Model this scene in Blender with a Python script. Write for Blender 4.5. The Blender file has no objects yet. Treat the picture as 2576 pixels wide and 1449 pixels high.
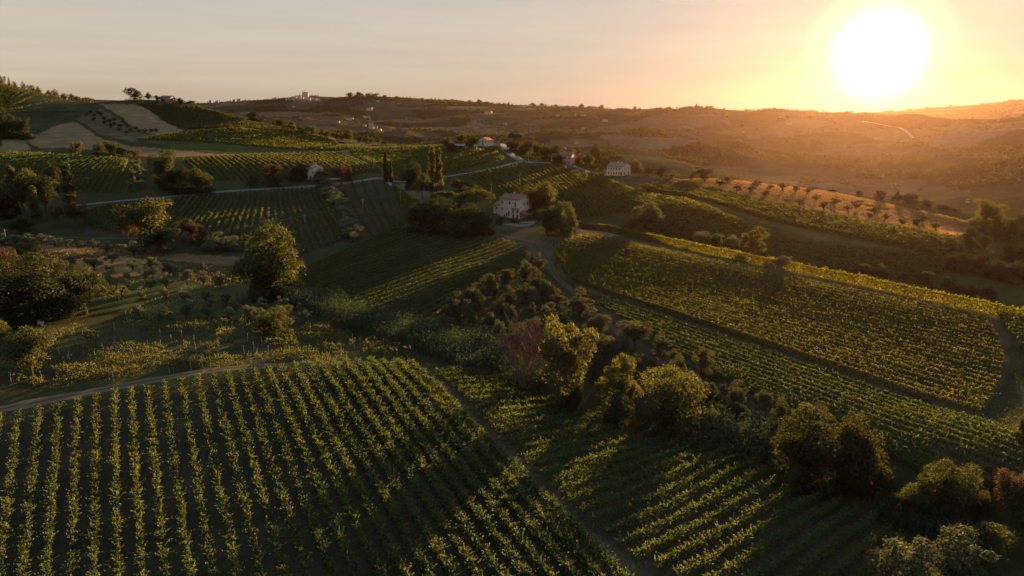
import bpy, math, random
import numpy as np

# ------------------------------------------------------------------ camera, world, sun, exposure
SC = bpy.context.scene
COL = SC.collection
F, CX, CY = 1840.0, 1288.0, 724.5          # focal length and centre, in units of a 2576 x 1449 frame
PITCH, CAMZ = math.radians(13.3), 52.0
cam_data = bpy.data.cameras.new("camera")
cam_data.sensor_width = 36.0
cam_data.lens = F / 2576.0 * 36.0
cam_data.clip_start, cam_data.clip_end = 0.5, 30000.0
cam = bpy.data.objects.new("camera", cam_data)
COL.objects.link(cam)
cam.location = (0, 0, CAMZ)
cam.rotation_euler = (math.pi / 2 - PITCH, 0, 0)
SC.camera = cam

SUN_AZ, SUN_EL = math.radians(25.6), math.radians(6.0)      # the sun stands inside its blown-out glow
SUN_DIR = (math.sin(SUN_AZ) * math.cos(SUN_EL), math.cos(SUN_AZ) * math.cos(SUN_EL), math.sin(SUN_EL))
sun_data = bpy.data.lights.new("sun", 'SUN')
sun_data.energy = 5.0
sun_data.color = (1.0, 0.60, 0.27)
sun_data.angle = math.radians(0.6)
sun = bpy.data.objects.new("sun", sun_data)
COL.objects.link(sun)
from mathutils import Vector
sun.rotation_euler = Vector(SUN_DIR).to_track_quat('Z', 'Y').to_euler()
sun.location = (300, 600, 300)

SC.view_settings.view_transform = 'Standard'
SC.view_settings.look = 'None'
SC.view_settings.exposure = 2.3
SC.view_settings.gamma = 1.0
SC.view_settings.use_curve_mapping = False
SC.cycles.max_bounces = 5
SC.cycles.diffuse_bounces = 2
SC.cycles.glossy_bounces = 1
SC.cycles.transmission_bounces = 3
SC.cycles.volume_bounces = 0
SC.cycles.transparent_max_bounces = 4
SC.cycles.caustics_reflective = False
SC.cycles.caustics_refractive = False
SC.cycles.use_denoising = True
SC.cycles.denoiser = 'OPENIMAGEDENOISE'
SC.cycles.denoising_input_passes = 'RGB_ALBEDO_NORMAL'


class NT:
    """small helper to write node trees"""
    def __init__(s, tree):
        s.t = tree
        s.n, s.l = tree.nodes, tree.links
        s.n.clear()

    def new(s, kind, **kw):
        nd = s.n.new(kind)
        for k, v in kw.items():
            if k.startswith('i_'):
                key = k[2:]
                nd.inputs[int(key) if key.isdigit() else key.replace('_', ' ')].default_value = v
            else:
                setattr(nd, k, v)
        return nd

    def link(s, a, b):
        s.l.new(a, b)

    def _in(s, nd, i, v):
        if hasattr(v, 'is_output'):
            s.l.new(v, nd.inputs[i])
        else:
            nd.inputs[i].default_value = v

    def math(s, op, a, b=0.0, c=None, clamp=False):
        nd = s.n.new('ShaderNodeMath')
        nd.operation, nd.use_clamp = op, clamp
        s._in(nd, 0, a)
        s._in(nd, 1, b)
        if c is not None:
            s._in(nd, 2, c)
        return nd.outputs[0]

    def vmath(s, op, a, b):
        nd = s.n.new('ShaderNodeVectorMath')
        nd.operation = op
        s._in(nd, 0, a)
        s._in(nd, 1, b)
        return nd

    def mix(s, f, a, b, blend='MIX'):
        nd = s.n.new('ShaderNodeMix')
        nd.data_type, nd.blend_type = 'RGBA', blend
        s._in(nd, 0, f)
        for i, v in ((6, a), (7, b)):
            if hasattr(v, 'is_output'):
                s.l.new(v, nd.inputs[i])
            else:
                nd.inputs[i].default_value = (*v, 1.0) if len(v) == 3 else v
        return nd.outputs[2]

    def scale(s, col, k):
        nd = s.n.new('ShaderNodeVectorMath')
        nd.operation = 'SCALE'
        s._in(nd, 0, col)
        s._in(nd, 3, k)
        return nd.outputs[0]

    def add(s, a, b):
        return s.vmath('ADD', a, b).outputs[0]


world = bpy.data.worlds.new("World")
SC.world = world
world.use_nodes = True
W = NT(world.node_tree)
tc = W.new('ShaderNodeTexCoord')
sky = W.new('ShaderNodeTexSky')
sky.sky_type = 'NISHITA'
sky.sun_disc = False
sky.sun_elevation = SUN_EL
sky.sun_rotation = SUN_AZ
sky.altitude = 200
sky.air_density, sky.dust_density, sky.ozone_density = 1.0, 2.5, 1.0
nrm = W.vmath('NORMALIZE', tc.outputs['Generated'], (0, 0, 0)).outputs[0]
GLOW_EL = math.radians(4.0)
GLOW_DIR = (math.sin(SUN_AZ) * math.cos(GLOW_EL), math.cos(SUN_AZ) * math.cos(GLOW_EL), math.sin(GLOW_EL))
cosang = W.vmath('DOT_PRODUCT', nrm, GLOW_DIR).outputs['Value']
ang = W.math('MULTIPLY', W.math('ARCCOSINE', W.math('MINIMUM', cosang, 0.999999)), 180 / math.pi)   # degrees from the sun
sep = W.new('ShaderNodeSeparateXYZ')
W.link(nrm, sep.inputs[0])
elev = W.math('MULTIPLY', W.math('ARCSINE', sep.outputs['Z']), 180 / math.pi)
# evening sky: pale grey overhead, warm cream near the horizon, peach round the sun
ramp = W.new('ShaderNodeValToRGB')
W.link(W.math('DIVIDE', W.math('MAXIMUM', elev, 0.0), 30.0), ramp.inputs[0])
els = ramp.color_ramp.elements
els[0].position, els[0].color = 0.0, (0.74, 0.61, 0.45, 1)
els[1].position, els[1].color = 1.0, (0.30, 0.41, 0.54, 1)
for p, c in ((0.10, (0.73, 0.63, 0.49, 1)), (0.22, (0.68, 0.62, 0.53, 1)), (0.45, (0.52, 0.565, 0.59, 1))):
    e = els.new(p)
    e.color = c


def plateau(width, power, amp):
    return W.math('MULTIPLY', W.math('EXPONENT', W.math('MULTIPLY', W.math('POWER', W.math('DIVIDE', ang, width), power), -1.0)), amp)


def expo(width, amp):
    return W.math('MULTIPLY', W.math('EXPONENT', W.math('DIVIDE', W.math('MULTIPLY', ang, -1.0), width)), amp)


# faint, flat bands of haze and thin cloud low in the sky
mp = W.vmath('MULTIPLY', nrm, (2.2, 2.2, 34.0)).outputs[0]
band = W.new('ShaderNodeTexNoise', i_Scale=1.6, i_Detail=5.0, i_Roughness=0.6)
W.link(mp, band.inputs['Vector'])
low = W.new('ShaderNodeMapRange', i_From_Min=16.0, i_From_Max=0.5)
W.link(elev, low.inputs[0])
bk = W.math('MULTIPLY_ADD', W.math('MULTIPLY', W.math('SUBTRACT', band.outputs[0], 0.5), low.outputs[0]), 0.38, 1.0)
base = W.scale(ramp.outputs[0], bk)
skyc = W.scale(sky.outputs[0], 0.05)
peach = W.scale((0.62, 0.25, 0.05), expo(9.0, 0.036))
halo = W.scale((1.0, 0.85, 0.36), plateau(4.6, 12.0, 0.058))
core = W.scale((1.0, 1.0, 1.0), plateau(2.6, 4.5, 0.28))
tot = W.add(W.add(W.add(W.scale(base, 0.186), W.scale(skyc, .011)), peach), W.add(halo, core))
bg = W.new('ShaderNodeBackground')
W.link(tot, bg.inputs[0])
bg.inputs[1].default_value = 1.0
wo = W.new('ShaderNodeOutputWorld')
W.link(bg.outputs[0], wo.inputs[0])
try:
    world.cycles.sampling_method = 'MANUAL'
    world.cycles.sample_map_resolution = 1024
except Exception:
    pass

rng = np.random.default_rng(7)
random.seed(7)

# ------------------------------------------------------------------ noise, terrain
_tab = np.random.default_rng(99).random((256, 256))


def vnoise(x, y):
    xi, yi = np.floor(x).astype(np.int64), np.floor(y).astype(np.int64)
    fx, fy = x - xi, y - yi
    fx, fy = fx * fx * (3 - 2 * fx), fy * fy * (3 - 2 * fy)
    a, b = _tab[xi & 255, yi & 255], _tab[(xi + 1) & 255, yi & 255]
    c, d = _tab[xi & 255, (yi + 1) & 255], _tab[(xi + 1) & 255, (yi + 1) & 255]
    return (a * (1 - fx) + b * fx) * (1 - fy) + (c * (1 - fx) + d * fx) * fy


def fbm(x, y, octv=4):
    s, a, t = 0.0, 0.5, 0.0
    for i in range(octv):
        s = s + a * vnoise(x * 2 ** i + 17.3 * i, y * 2 ** i - 9.1 * i)
        t += a
        a *= 0.5
    return s / t


def ray(px, py):
    px, py = np.asarray(px, float), np.asarray(py, float)
    u, v = (px - CX) / F, (CY - py) / F
    cp, sp = math.cos(PITCH), math.sin(PITCH)
    return u, cp + v * sp, -sp + v * cp          # world x, y, z per unit of depth


def pix(x, y, z):
    cp, sp = math.cos(PITCH), math.sin(PITCH)
    dz = z - CAMZ
    dep = y * cp - dz * sp
    return CX + F * x / dep, CY - F * (y * sp + dz * cp) / dep, dep


CTRL = []


def V(px, py, z):                # a visible ground point whose height is known
    a, b, c = ray(px, py)
    t = (z - CAMZ) / c
    CTRL.append((a * t, b * t, z))


def D(px, py, Y):                # a visible ground point whose distance is known
    a, b, c = ray(px, py)
    t = Y / b
    CTRL.append((a * t, Y, CAMZ + c * t))


def HID(px, Y, z):               # a hidden ground point behind a crest
    a, b, c = ray(px, 300)
    CTRL.append((a * Y / b, Y, z))


# --- foreground vineyards
for p in ((-150, 1449, 0), (-150, 1050, 0.5), (0, 1250, 0), (0, 1050, 0), (300, 1449, 0), (300, 1200, 0), (330, 1000, 0),
          (700, 1449, 0), (700, 1150, .3), (700, 935, .6), (850, 922, .6), (1000, 925, .2), (1100, 1200, .4), (1100, 1449, .2),
          (1300, 1190, -.1), (1530, 1449, -.3), (1250, 1010, -.7), (1500, 1200, -1.0), (1800, 1400, -1.3), (1900, 1200, -2.2),
          (2200, 1400, -2.2), (1250, 945, -2.0), (1420, 1035, -3.4), (1570, 1085, -3.8), (1720, 1115, -4), (2000, 1210, -4),
          (2300, 1300, -4), (2576, 1330, -3.4), (2640, 1449, -3), (1100, 880, -1.8), (900, 800, -1.4), (780, 750, -1.2),
          # hill with the big vineyard
          (1430, 740, -.6), (1560, 830, -.8), (1787, 942, -.7), (1970, 1040, -.7), (2300, 1170, -.6), (2576, 1230, -.2),
          (1656, 777, .5), (2000, 900, .6), (2334, 1020, .7), (2500, 980, 1.3), (2640, 1000, 1.6), (1450, 660, 1.9), (1850, 740, 1.8),
          (2200, 830, 1.9), (1450, 567, 3.3), (1540, 586, 3.3), (1640, 607, 3.3), (1740, 628, 3.3), (1850, 651, 3.3), (1960, 674, 3.3), (2080, 699, 3.3), (2200, 725, 3.3), (2320, 751, 3.3), (2440, 778, 3.3), (2576, 810, 3.3), (2700, 840, 3.3),
          # middle field, farm, paths
          (753, 680, -.8), (1010, 572, 3.2), (1319, 612, 3), (1325, 645, 1.8), (964, 790, -1.5), (1140, 800, -1.8), (1100, 680, .8),
          (1300, 565, 4), (1040, 568, 3.6), (1440, 592, 5), (1180, 750, -.5), (1280, 720, 0.2),
          # left orchard and old vineyard
          (0, 900, 1), (300, 850, 0), (600, 850, -.6), (900, 870, -1), (0, 980, .6), (500, 930, .3), (300, 700, .2), (500, 760, -.5),
          (650, 800, -.9), (150, 640, 1.2), (300, 640, .6), (560, 640, .2), (0, 780, 1.2), (-200, 800, 2), (-200, 950, 1),
          # field of upright rows and the road above it
          (230, 575, 1.5), (530, 640, 0.2), (780, 645, 0.2), (870, 600, 2), (220, 512, 8), (330, 502, 9), (500, 487, 10), (800, 466, 11),
          (1000, 456, 12), (1055, 512, 7.5), (550, 560, 4.5), (0, 560, 4), (0, 490, 10.5), (-200, 560, 5), (300, 485, 10.6), (450, 480, 11)):
    V(*p)
for a in (-0.72, -0.4, 0, 0.4, 0.72):
    for r in (18, 34):
        CTRL.append((r * math.sin(a), r * math.cos(a), 0.0))
# --- left hills
for p in ((0, 400, 490), (330, 400, 492), (170, 440, 430), (470, 400, 490), (560, 458, 430), (950, 440, 455), (850, 385, 560),
          (790, 447, 450), (650, 385, 550), (900, 373, 590), (70, 370, 560), (300, 390, 520), (180, 320, 650), (70, 350, 590),
          (440, 335, 650), (450, 380, 540), (600, 385, 545), (600, 330, 650), (240, 260, 850), (330, 252, 860), (480, 262, 830),
          (600, 294, 780), (750, 328, 730), (900, 354, 710), (1010, 363, 690), (0, 218, 830), (120, 243, 850), (0, 300, 690),
          (0, 345, 600), (100, 300, 700), (-200, 200, 830), (-200, 300, 690), (-200, 400, 500), (360, 310, 720), (480, 310, 720),
          (180, 280, 760), (870, 366, 640), (300, 345, 610),
          # ridge in the middle with the houses and the road junction
          (1110, 366, 640), (1200, 357, 630), (1290, 372, 575), (1305, 406, 500), (1120, 442, 455), (870, 395, 540), (1000, 400, 530),
          (1180, 400, 520), (1230, 380, 560), (1350, 398, 515), (1440, 414, 495), (1560, 441, 450), (1490, 436, 465), (1640, 450, 432),
          (1300, 430, 460), (1200, 450, 436), (1180, 490, 385), (1400, 500, 378), (1550, 540, 345), (1500, 480, 400),
          # valley behind the vineyard crest and the olive ridge
          (1700, 505, 355), (1900, 555, 330), (2000, 600, 302), (2250, 640, 277), (2380, 650, 272), (2453, 603, 305), (1890, 640, 285), (1750, 600, 300), (1600, 562, 325),
          (1690, 454, 425), (1770, 468, 410), (1918, 502, 382), (2095, 538, 352), (2351, 584, 322), (2576, 640, 310),
          (1682, 445, 440), (1800, 447, 446), (1938, 463, 442), (2076, 477, 435), (2272, 520, 382), (2469, 552, 359), (2576, 585, 345),
          # far side of the valley
          (2200, 480, 820), (1900, 440, 960), (2450, 500, 700), (2100, 400, 1200), (2100, 340, 1650), (2080, 291, 2000),
          (2576, 400, 900), (2576, 318, 1400), (2420, 312, 1500), (2300, 304, 1650), (1700, 340, 1500), (1700, 277, 2150),
          (1850, 277, 2100), (1980, 285, 2050), (1780, 272, 2100), (1600, 280, 2350), (1500, 380, 1000), (1400, 375, 1150), (1400, 330, 1800),
          (1400, 300, 2300), (1400, 270, 2900), (1000, 345, 1600), (900, 310, 2200), (765, 241, 3400), (715, 247, 3400), (812, 245, 3400), (850, 270, 2800), (848, 247, 3300), (876, 243, 3250), (945, 243, 3200), (975, 249, 3150),
          (560, 280, 2800), (560, 257, 3400), (470, 262, 3400), (650, 252, 3400), (1010, 251, 3100), (1100, 256, 3000), (1250, 268, 2950), (1500, 273, 2850),
          (1600, 350, 1500), (1560, 420, 800), (1200, 330, 2000), (1000, 280, 2600), (1250, 300, 2300), (2140, 293, 3000), (2200, 288, 3100), (2300, 280, 3200), (2400, 270, 3300),
          (2500, 261, 3400), (2576, 251, 3400), (2750, 240, 3400)):
    D(*p)
for p in ((1480, 350, 1), (1600, 325, 0), (1720, 305, -1), (1860, 282, -2), (2020, 262, -3), (2160, 246, -4), (2300, 234, -5), (2440, 224, -5), (2576, 215, -6), 
          
          (240, 980, 45), (0, 980, 60), (480, 950, 40), (600, 900, 28), (750, 850, 14), (900, 830, 5), (1010, 810, -5), (1110, 780, -8),
          (600, 1300, -20), (800, 1200, -25), (1000, 1050, -25), (0, 1500, 20), (-300, 1500, 20), (300, 1500, 10), (240, 2600, 40), (0, 2800, 40),
          (1200, 780, 8), (1300, 800, 0), (1440, 640, 8), (1560, 580, 2), (1682, 540, -2), (1938, 560, -6), (2076, 550, -9), (2272, 500, -10), (2469, 455, -11), (2576, 440, -9),
          (1500, 800, -14), (1700, 640, -24), (1900, 640, -30), (2100, 620, -34), (2300, 600, -34), (2500, 580, -32),
          (2080, 2400, 40), (1700, 2600, 45), (1850, 2600, 40), (2300, 2100, 20), (2420, 2000, 15), (2576, 1900, 12),
          (765, 4300, 100), (560, 4400, 90), (1000, 4300, 80), (1250, 4200, 60), (1500, 4200, 50), (1800, 4000, 40), (2140, 4300, 40), (2400, 4500, 60), (2576, 4500, 90),
          (0, 4500, 40), (-300, 4500, 40), (765, 6000, 60), (1700, 6000, 20), (2576, 6000, 40)):
    HID(*p)
D(230, 246, 4450)
D(160, 248, 4450)
D(310, 249, 4450)
C = np.array(CTRL)
cth, clr = np.arctan2(C[:, 0], C[:, 1]), 0.5 * np.log(C[:, 0] ** 2 + C[:, 1] ** 2)


def tps(r2):
    return 0.5 * r2 * np.log(r2 + 1e-12)


_n = len(C)
_d2 = (cth[:, None] - cth) ** 2 + (clr[:, None] - clr) ** 2
_A = np.zeros((_n + 3, _n + 3))
_A[:_n, :_n] = tps(_d2) + np.eye(_n) * 3e-5
_A[:_n, _n], _A[:_n, _n + 1], _A[:_n, _n + 2] = 1, cth, clr
_A[_n:, :_n] = _A[:_n, _n:].T
# fit height scaled by distance, so that near and far ground are fitted with the same angular care
_w = np.linalg.solve(_A, np.concatenate([C[:, 2] / np.exp(clr), [0, 0, 0]]))


def rbf(th, lr):
    out = np.empty(th.size)
    t, l = th.ravel(), lr.ravel()
    for i in range(0, t.size, 40000):
        a, b = t[i:i + 40000, None], l[i:i + 40000, None]
        out[i:i + 40000] = tps((a - cth) ** 2 + (b - clr) ** 2) @ _w[:_n] + _w[_n] + _w[_n + 1] * a[:, 0] + _w[_n + 2] * b[:, 0]
    return out.reshape(th.shape) * np.exp(lr)


EDGE = 0.74
TH = np.concatenate([np.linspace(-math.pi, -EDGE, 46)[:-1], np.linspace(-EDGE, EDGE, 820), np.linspace(EDGE, math.pi, 46)[1:]])
LR = np.linspace(math.log(14.0), math.log(4700.0), 620)
G1, G2 = np.meshgrid(TH, LR, indexing='ij')
_in_front = (TH >= -EDGE - 1e-9) & (TH <= EDGE + 1e-9)
GZ = np.zeros(G1.shape)
GZ[_in_front] = rbf(G1[_in_front], G2[_in_front])
_i0, _i1 = np.where(_in_front)[0][[0, -1]]
for i in range(len(TH)):
    if not _in_front[i]:
        k = (abs(TH[i]) - EDGE) / (math.pi - EDGE)
        k = k * k * (3 - 2 * k)
        GZ[i] = (1 - min(1, 2.2 * k)) * (GZ[_i0] if TH[i] < 0 else GZ[_i1]) + min(1, 2.2 * k) * 6.0
GX, GY = np.exp(G2) * np.sin(G1), np.exp(G2) * np.cos(G1)
_r = np.exp(G2)
_far = np.clip((_r - 700) / 600, 0, 1)
_amp = 0.35 * np.clip((_r - 60) / 60, 0, 1) * (1 - _far)
GZ += (fbm(GX / 22 + 5, GY / 22, 3) - 0.5) * _amp
_ridg = 1 - np.abs(2 * fbm(GX / 420 + 3.7, GY / 420 + 8.2, 4) - 1)
_slope = np.clip((90 - GZ) / 60, 0, 1)
GZ += _far * (_ridg - 0.74) * 66 * _slope * np.clip((3600 - _r) / 1500, 0.0, 1)
GZ += _far * (fbm(GX / 90, GY / 90, 3) - .5) * 5
_dth = TH[_i0 + 1] - TH[_i0]


def H(x, y):
    x, y = np.asarray(x, float), np.asarray(y, float)
    th, lr = np.arctan2(x, y), 0.5 * np.log(np.maximum(x * x + y * y, 200.0))
    fi = np.interp(th, TH, np.arange(len(TH)))
    fj = np.clip((lr - LR[0]) / (LR[1] - LR[0]), 0, len(LR) - 1.001)
    i = np.clip(fi.astype(int), 0, len(TH) - 2)
    j = fj.astype(int)
    a, b = fi - i, fj - j
    return (GZ[i, j] * (1 - a) + GZ[i + 1, j] * a) * (1 - b) + (GZ[i, j + 1] * (1 - a) + GZ[i + 1, j + 1] * a) * b


def hit(px, py, near=30.0):
    """ground point seen at the given place of the frame (first crossing of the sight line and the terrain)"""
    px, py = np.atleast_1d(np.asarray(px, float)), np.atleast_1d(np.asarray(py, float))
    a, b, c = ray(px, py)
    ts = np.exp(np.linspace(math.log(near), math.log(4600), 1500))
    X, Y, Z = a[:, None] * ts, b[:, None] * ts, CAMZ + c[:, None] * ts
    below = Z < H(X, Y)
    k = np.where(below.any(1), below.argmax(1), len(ts) - 1)
    lo, hi = ts[np.maximum(k - 1, 0)], ts[k]
    for _ in range(14):
        m = (lo + hi) / 2
        bl = CAMZ + c * m < H(a * m, b * m)
        hi = np.where(bl, m, hi)
        lo = np.where(bl, lo, m)
    x, y = a * hi, b * hi
    return np.stack([x, y, H(x, y)], -1)


def hits(pts):
    p = np.array(pts, float)
    return hit(p[:, 0], p[:, 1])

# ------------------------------------------------------------------ mesh helpers
def mesh_np(name, verts, faces, mats, fmat=None, smooth=False):
    """one mesh from numpy arrays: verts (n,3), faces (m,k)"""
    me = bpy.data.meshes.new(name)
    verts = np.asarray(verts, np.float32)
    faces = np.asarray(faces, np.int32)
    m, k = faces.shape
    me.vertices.add(len(verts))
    me.vertices.foreach_set('co', verts.ravel())
    me.loops.add(m * k)
    me.loops.foreach_set('vertex_index', faces.ravel())
    me.polygons.add(m)
    me.polygons.foreach_set('loop_start', np.arange(m, dtype=np.int32) * k)
    me.polygons.foreach_set('loop_total', np.full(m, k, np.int32))
    for mt in mats:
        me.materials.append(mt)
    if fmat is not None:
        me.polygons.foreach_set('material_index', np.asarray(fmat, np.int32))
    if smooth:
        me.polygons.foreach_set('use_smooth', np.ones(m, bool))
    me.update(calc_edges=True)
    me.validate()
    return me


class MB:
    """collects boxes, prisms and tubes, then links them as one mesh object"""
    def __init__(s):
        s.v, s.f, s.m = [], [], []

    def quad(s, a, b, c, d, m=0):
        n = len(s.v)
        s.v += [a, b, c, d]
        s.f.append((n, n + 1, n + 2, n + 3))
        s.m.append(m)

    def poly(s, pts, m=0):
        n = len(s.v)
        s.v += list(pts)
        s.f.append(tuple(range(n, n + len(pts))))
        s.m.append(m)

    def box(s, x0, x1, y0, y1, z0, z1, m=0):
        n = len(s.v)
        s.v += [(x0, y0, z0), (x1, y0, z0), (x1, y1, z0), (x0, y1, z0), (x0, y0, z1), (x1, y0, z1), (x1, y1, z1), (x0, y1, z1)]
        s.f += [(n + a, n + b, n + c, n + d) for a, b, c, d in
                ((0, 3, 2, 1), (4, 5, 6, 7), (0, 1, 5, 4), (1, 2, 6, 5), (2, 3, 7, 6), (3, 0, 4, 7))]
        s.m += [m] * 6

    def hexa(s, lo, hi, m=0):          # lo, hi: four points each, same order
        n = len(s.v)
        s.v += list(lo) + list(hi)
        s.f += [(n + a, n + b, n + c, n + d) for a, b, c, d in
                ((0, 3, 2, 1), (4, 5, 6, 7), (0, 1, 5, 4), (1, 2, 6, 5), (2, 3, 7, 6), (3, 0, 4, 7))]
        s.m += [m] * 6

    def tube(s, pts, radii, k=7, m=0, cap=True):
        pts = [np.array(p, float) for p in pts]
        n0 = len(s.v)
        for i, p in enumerate(pts):
            d = pts[min(i + 1, len(pts) - 1)] - pts[max(i - 1, 0)]
            d = d / (np.linalg.norm(d) + 1e-9)
            u = np.cross(d, (0, 0, 1) if abs(d[2]) < .9 else (1, 0, 0))
            u /= np.linalg.norm(u)
            w = np.cross(d, u)
            for j in range(k):
                t = 2 * math.pi * j / k
                s.v.append(tuple(p + radii[i] * (math.cos(t) * u + math.sin(t) * w)))
        for i in range(len(pts) - 1):
            for j in range(k):
                a, b = n0 + i * k + j, n0 + i * k + (j + 1) % k
                s.f.append((a, b, b + k, a + k))
                s.m.append(m)
        if cap:
            s.f.append(tuple(n0 + (len(pts) - 1) * k + j for j in range(k)))
            s.m.append(m)

    def mesh(s, name, mats):
        me = bpy.data.meshes.new(name)
        me.from_pydata([tuple(map(float, p)) for p in s.v], [], s.f)
        for mt in (mats if isinstance(mats, (list, tuple)) else [mats]):
            me.materials.append(mt)
        me.polygons.foreach_set('material_index', np.array(s.m, np.int32))
        me.update()
        return me

    def build(s, name, mats, parent=None, loc=None):
        return link(name, s.mesh(name, mats), parent, loc)


def link(name, me, parent=None, loc=None, rotz=0.0):
    o = bpy.data.objects.new(name, me)
    COL.objects.link(o)
    if parent is not None:
        o.parent = parent
    if loc is not None:
        o.location = loc
    if rotz:
        o.rotation_euler = (0, 0, rotz)
    return o


def tag(o, label=None, cat=None, group=None, kind=None):
    if label:
        o['label'] = label
    if cat:
        o['category'] = cat
    if group:
        o['group'] = group
    if kind:
        o['kind'] = kind
    return o


def empty(name, loc, rotz=0.0):
    o = bpy.data.objects.new(name, None)
    o.empty_display_size = 0.5
    COL.objects.link(o)
    o.location = loc
    o.rotation_euler = (0, 0, rotz)
    return o


_ONES = ['', 'first', 'second', 'third', 'fourth', 'fifth', 'sixth', 'seventh', 'eighth', 'ninth', 'tenth', 'eleventh', 'twelfth', 'thirteenth',
         'fourteenth', 'fifteenth', 'sixteenth', 'seventeenth', 'eighteenth', 'nineteenth']
_TENS = {20: ('twentieth', 'twenty'), 30: ('thirtieth', 'thirty'), 40: ('fortieth', 'forty'), 50: ('fiftieth', 'fifty'), 60: ('sixtieth', 'sixty'), 70: ('seventieth', 'seventy')}


def nth(i):
    if i < 20:
        return _ONES[i]
    t, u = i // 10 * 10, i % 10
    return _TENS[t][0] if u == 0 else _TENS[t][1] + '-' + _ONES[u]


# ------------------------------------------------------------------ materials
def mat_new(name):
    m = bpy.data.materials.new(name)
    m.use_nodes = True
    return m, NT(m.node_tree)


def mat_leaf(name, dark, mid, light, trans=0.5, tint=(1.5, 1.25, 0.35), gloss=0.02, island=True):
    """leaf cards: diffuse + translucent, colour varying from leaf to leaf, branch to branch and plant to plant"""
    m, n = mat_new(name)
    geo = n.new('ShaderNodeNewGeometry')
    oi = n.new('ShaderNodeObjectInfo')
    nz = n.new('ShaderNodeTexNoise', i_Scale=0.22, i_Detail=3.0)
    n.link(geo.outputs['Position'], nz.inputs['Vector'])
    r = n.math('MULTIPLY_ADD', geo.outputs['Random Per Island'], 0.55, n.math('MULTIPLY', nz.outputs[0], 0.55))
    r = n.math('ADD', r, n.math('MULTIPLY_ADD', oi.outputs['Random'], 0.16, -0.12))
    rp = n.new('ShaderNodeValToRGB')
    n.link(r, rp.inputs[0])
    e = rp.color_ramp.elements
    e[0].position, e[0].color = 0.18, (*dark, 1)
    e[1].position, e[1].color = 0.92, (*light, 1)
    q = e.new(0.55)
    q.color = (*mid, 1)
    df = n.new('ShaderNodeBsdfDiffuse')
    n.link(rp.outputs[0], df.inputs[0])
    tr = n.new('ShaderNodeBsdfTranslucent')
    n.link(n.vmath('MULTIPLY', rp.outputs[0], tint).outputs[0], tr.inputs[0])
    mx = n.new('ShaderNodeMixShader')
    mx.inputs[0].default_value = trans
    n.link(df.outputs[0], mx.inputs[1])
    n.link(tr.outputs[0], mx.inputs[2])
    gl = n.new('ShaderNodeBsdfGlossy')
    gl.inputs['Roughness'].default_value = 0.6
    gl.inputs['Color'].default_value = (0.9, 0.9, 0.8, 1)
    m2 = n.new('ShaderNodeMixShader')
    m2.inputs[0].default_value = gloss
    n.link(mx.outputs[0], m2.inputs[1])
    n.link(gl.outputs[0], m2.inputs[2])
    o = n.new('ShaderNodeOutputMaterial')
    n.link(m2.outputs[0], o.inputs[0])
    return m


def mat_plain(name, col, rough=0.9, noise=0.25, scale=3.0, bump=0.0, metal=0.0, col2=None, spec=0.06):
    m, n = mat_new(name)
    tcn = n.new('ShaderNodeTexCoord')
    nz = n.new('ShaderNodeTexNoise', i_Scale=scale, i_Detail=6.0, i_Roughness=0.65)
    n.link(tcn.outputs['Object'], nz.inputs['Vector'])
    k = n.math('MULTIPLY_ADD', nz.outputs[0], 2 * noise, 1 - noise)
    c = n.scale(n.mix(nz.outputs[0], col, col2 or col), k)
    p = n.new('ShaderNodeBsdfPrincipled')
    n.link(c, p.inputs['Base Color'])
    p.inputs['Roughness'].default_value = rough
    p.inputs['Metallic'].default_value = metal
    p.inputs['Specular IOR Level'].default_value = spec
    if bump:
        b = n.new('ShaderNodeBump')
        b.inputs['Strength'].default_value = bump
        b.inputs['Distance'].default_value = 0.1
        n.link(nz.outputs[0], b.inputs['Height'])
        n.link(b.outputs[0], p.inputs['Normal'])
    o = n.new('ShaderNodeOutputMaterial')
    n.link(p.outputs[0], o.inputs[0])
    return m


def mat_ground(name):
    """soil and grass: the colour of each plot comes from the attribute 'soil', broken up by clods, tufts and dry patches"""
    m, n = mat_new(name)
    geo = n.new('ShaderNodeNewGeometry')
    at = n.new('ShaderNodeAttribute')
    at.attribute_name = 'soil'
    f1 = n.new('ShaderNodeTexNoise', i_Scale=1.7, i_Detail=8.0, i_Roughness=0.7)
    f2 = n.new('ShaderNodeTexNoise', i_Scale=0.09, i_Detail=6.0, i_Roughness=0.6)
    f3 = n.new('ShaderNodeTexNoise', i_Scale=0.018, i_Detail=7.0, i_Roughness=0.62)
    for f in (f1, f2, f3):
        n.link(geo.outputs['Position'], f.inputs['Vector'])
    k = n.math('MULTIPLY_ADD', f1.outputs[0], 1.5, 0.25)
    k = n.math('MULTIPLY', k, n.math('MULTIPLY_ADD', f2.outputs[0], 1.0, 0.5))
    k = n.math('MULTIPLY', k, n.math('MULTIPLY_ADD', f3.outputs[0], 0.9, 0.55))
    c = n.scale(at.outputs['Color'], k)
    dry = n.new('ShaderNodeMapRange', i_From_Min=0.55, i_From_Max=0.75)
    n.link(f2.outputs[0], dry.inputs[0])
    c = n.mix(n.math('MULTIPLY', dry.outputs[0], 0.35), c, n.vmath('MULTIPLY', c, (1.7, 1.25, 0.8)).outputs[0])
    df = n.new('ShaderNodeBsdfDiffuse')
    n.link(c, df.inputs[0])
    b = n.new('ShaderNodeBump')
    b.inputs['Strength'].default_value = 0.6
    b.inputs['Distance'].default_value = 0.25
    n.link(f1.outputs[0], b.inputs['Height'])
    n.link(b.outputs[0], df.inputs['Normal'])
    o = n.new('ShaderNodeOutputMaterial')
    n.link(df.outputs[0], o.inputs[0])
    return m


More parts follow.
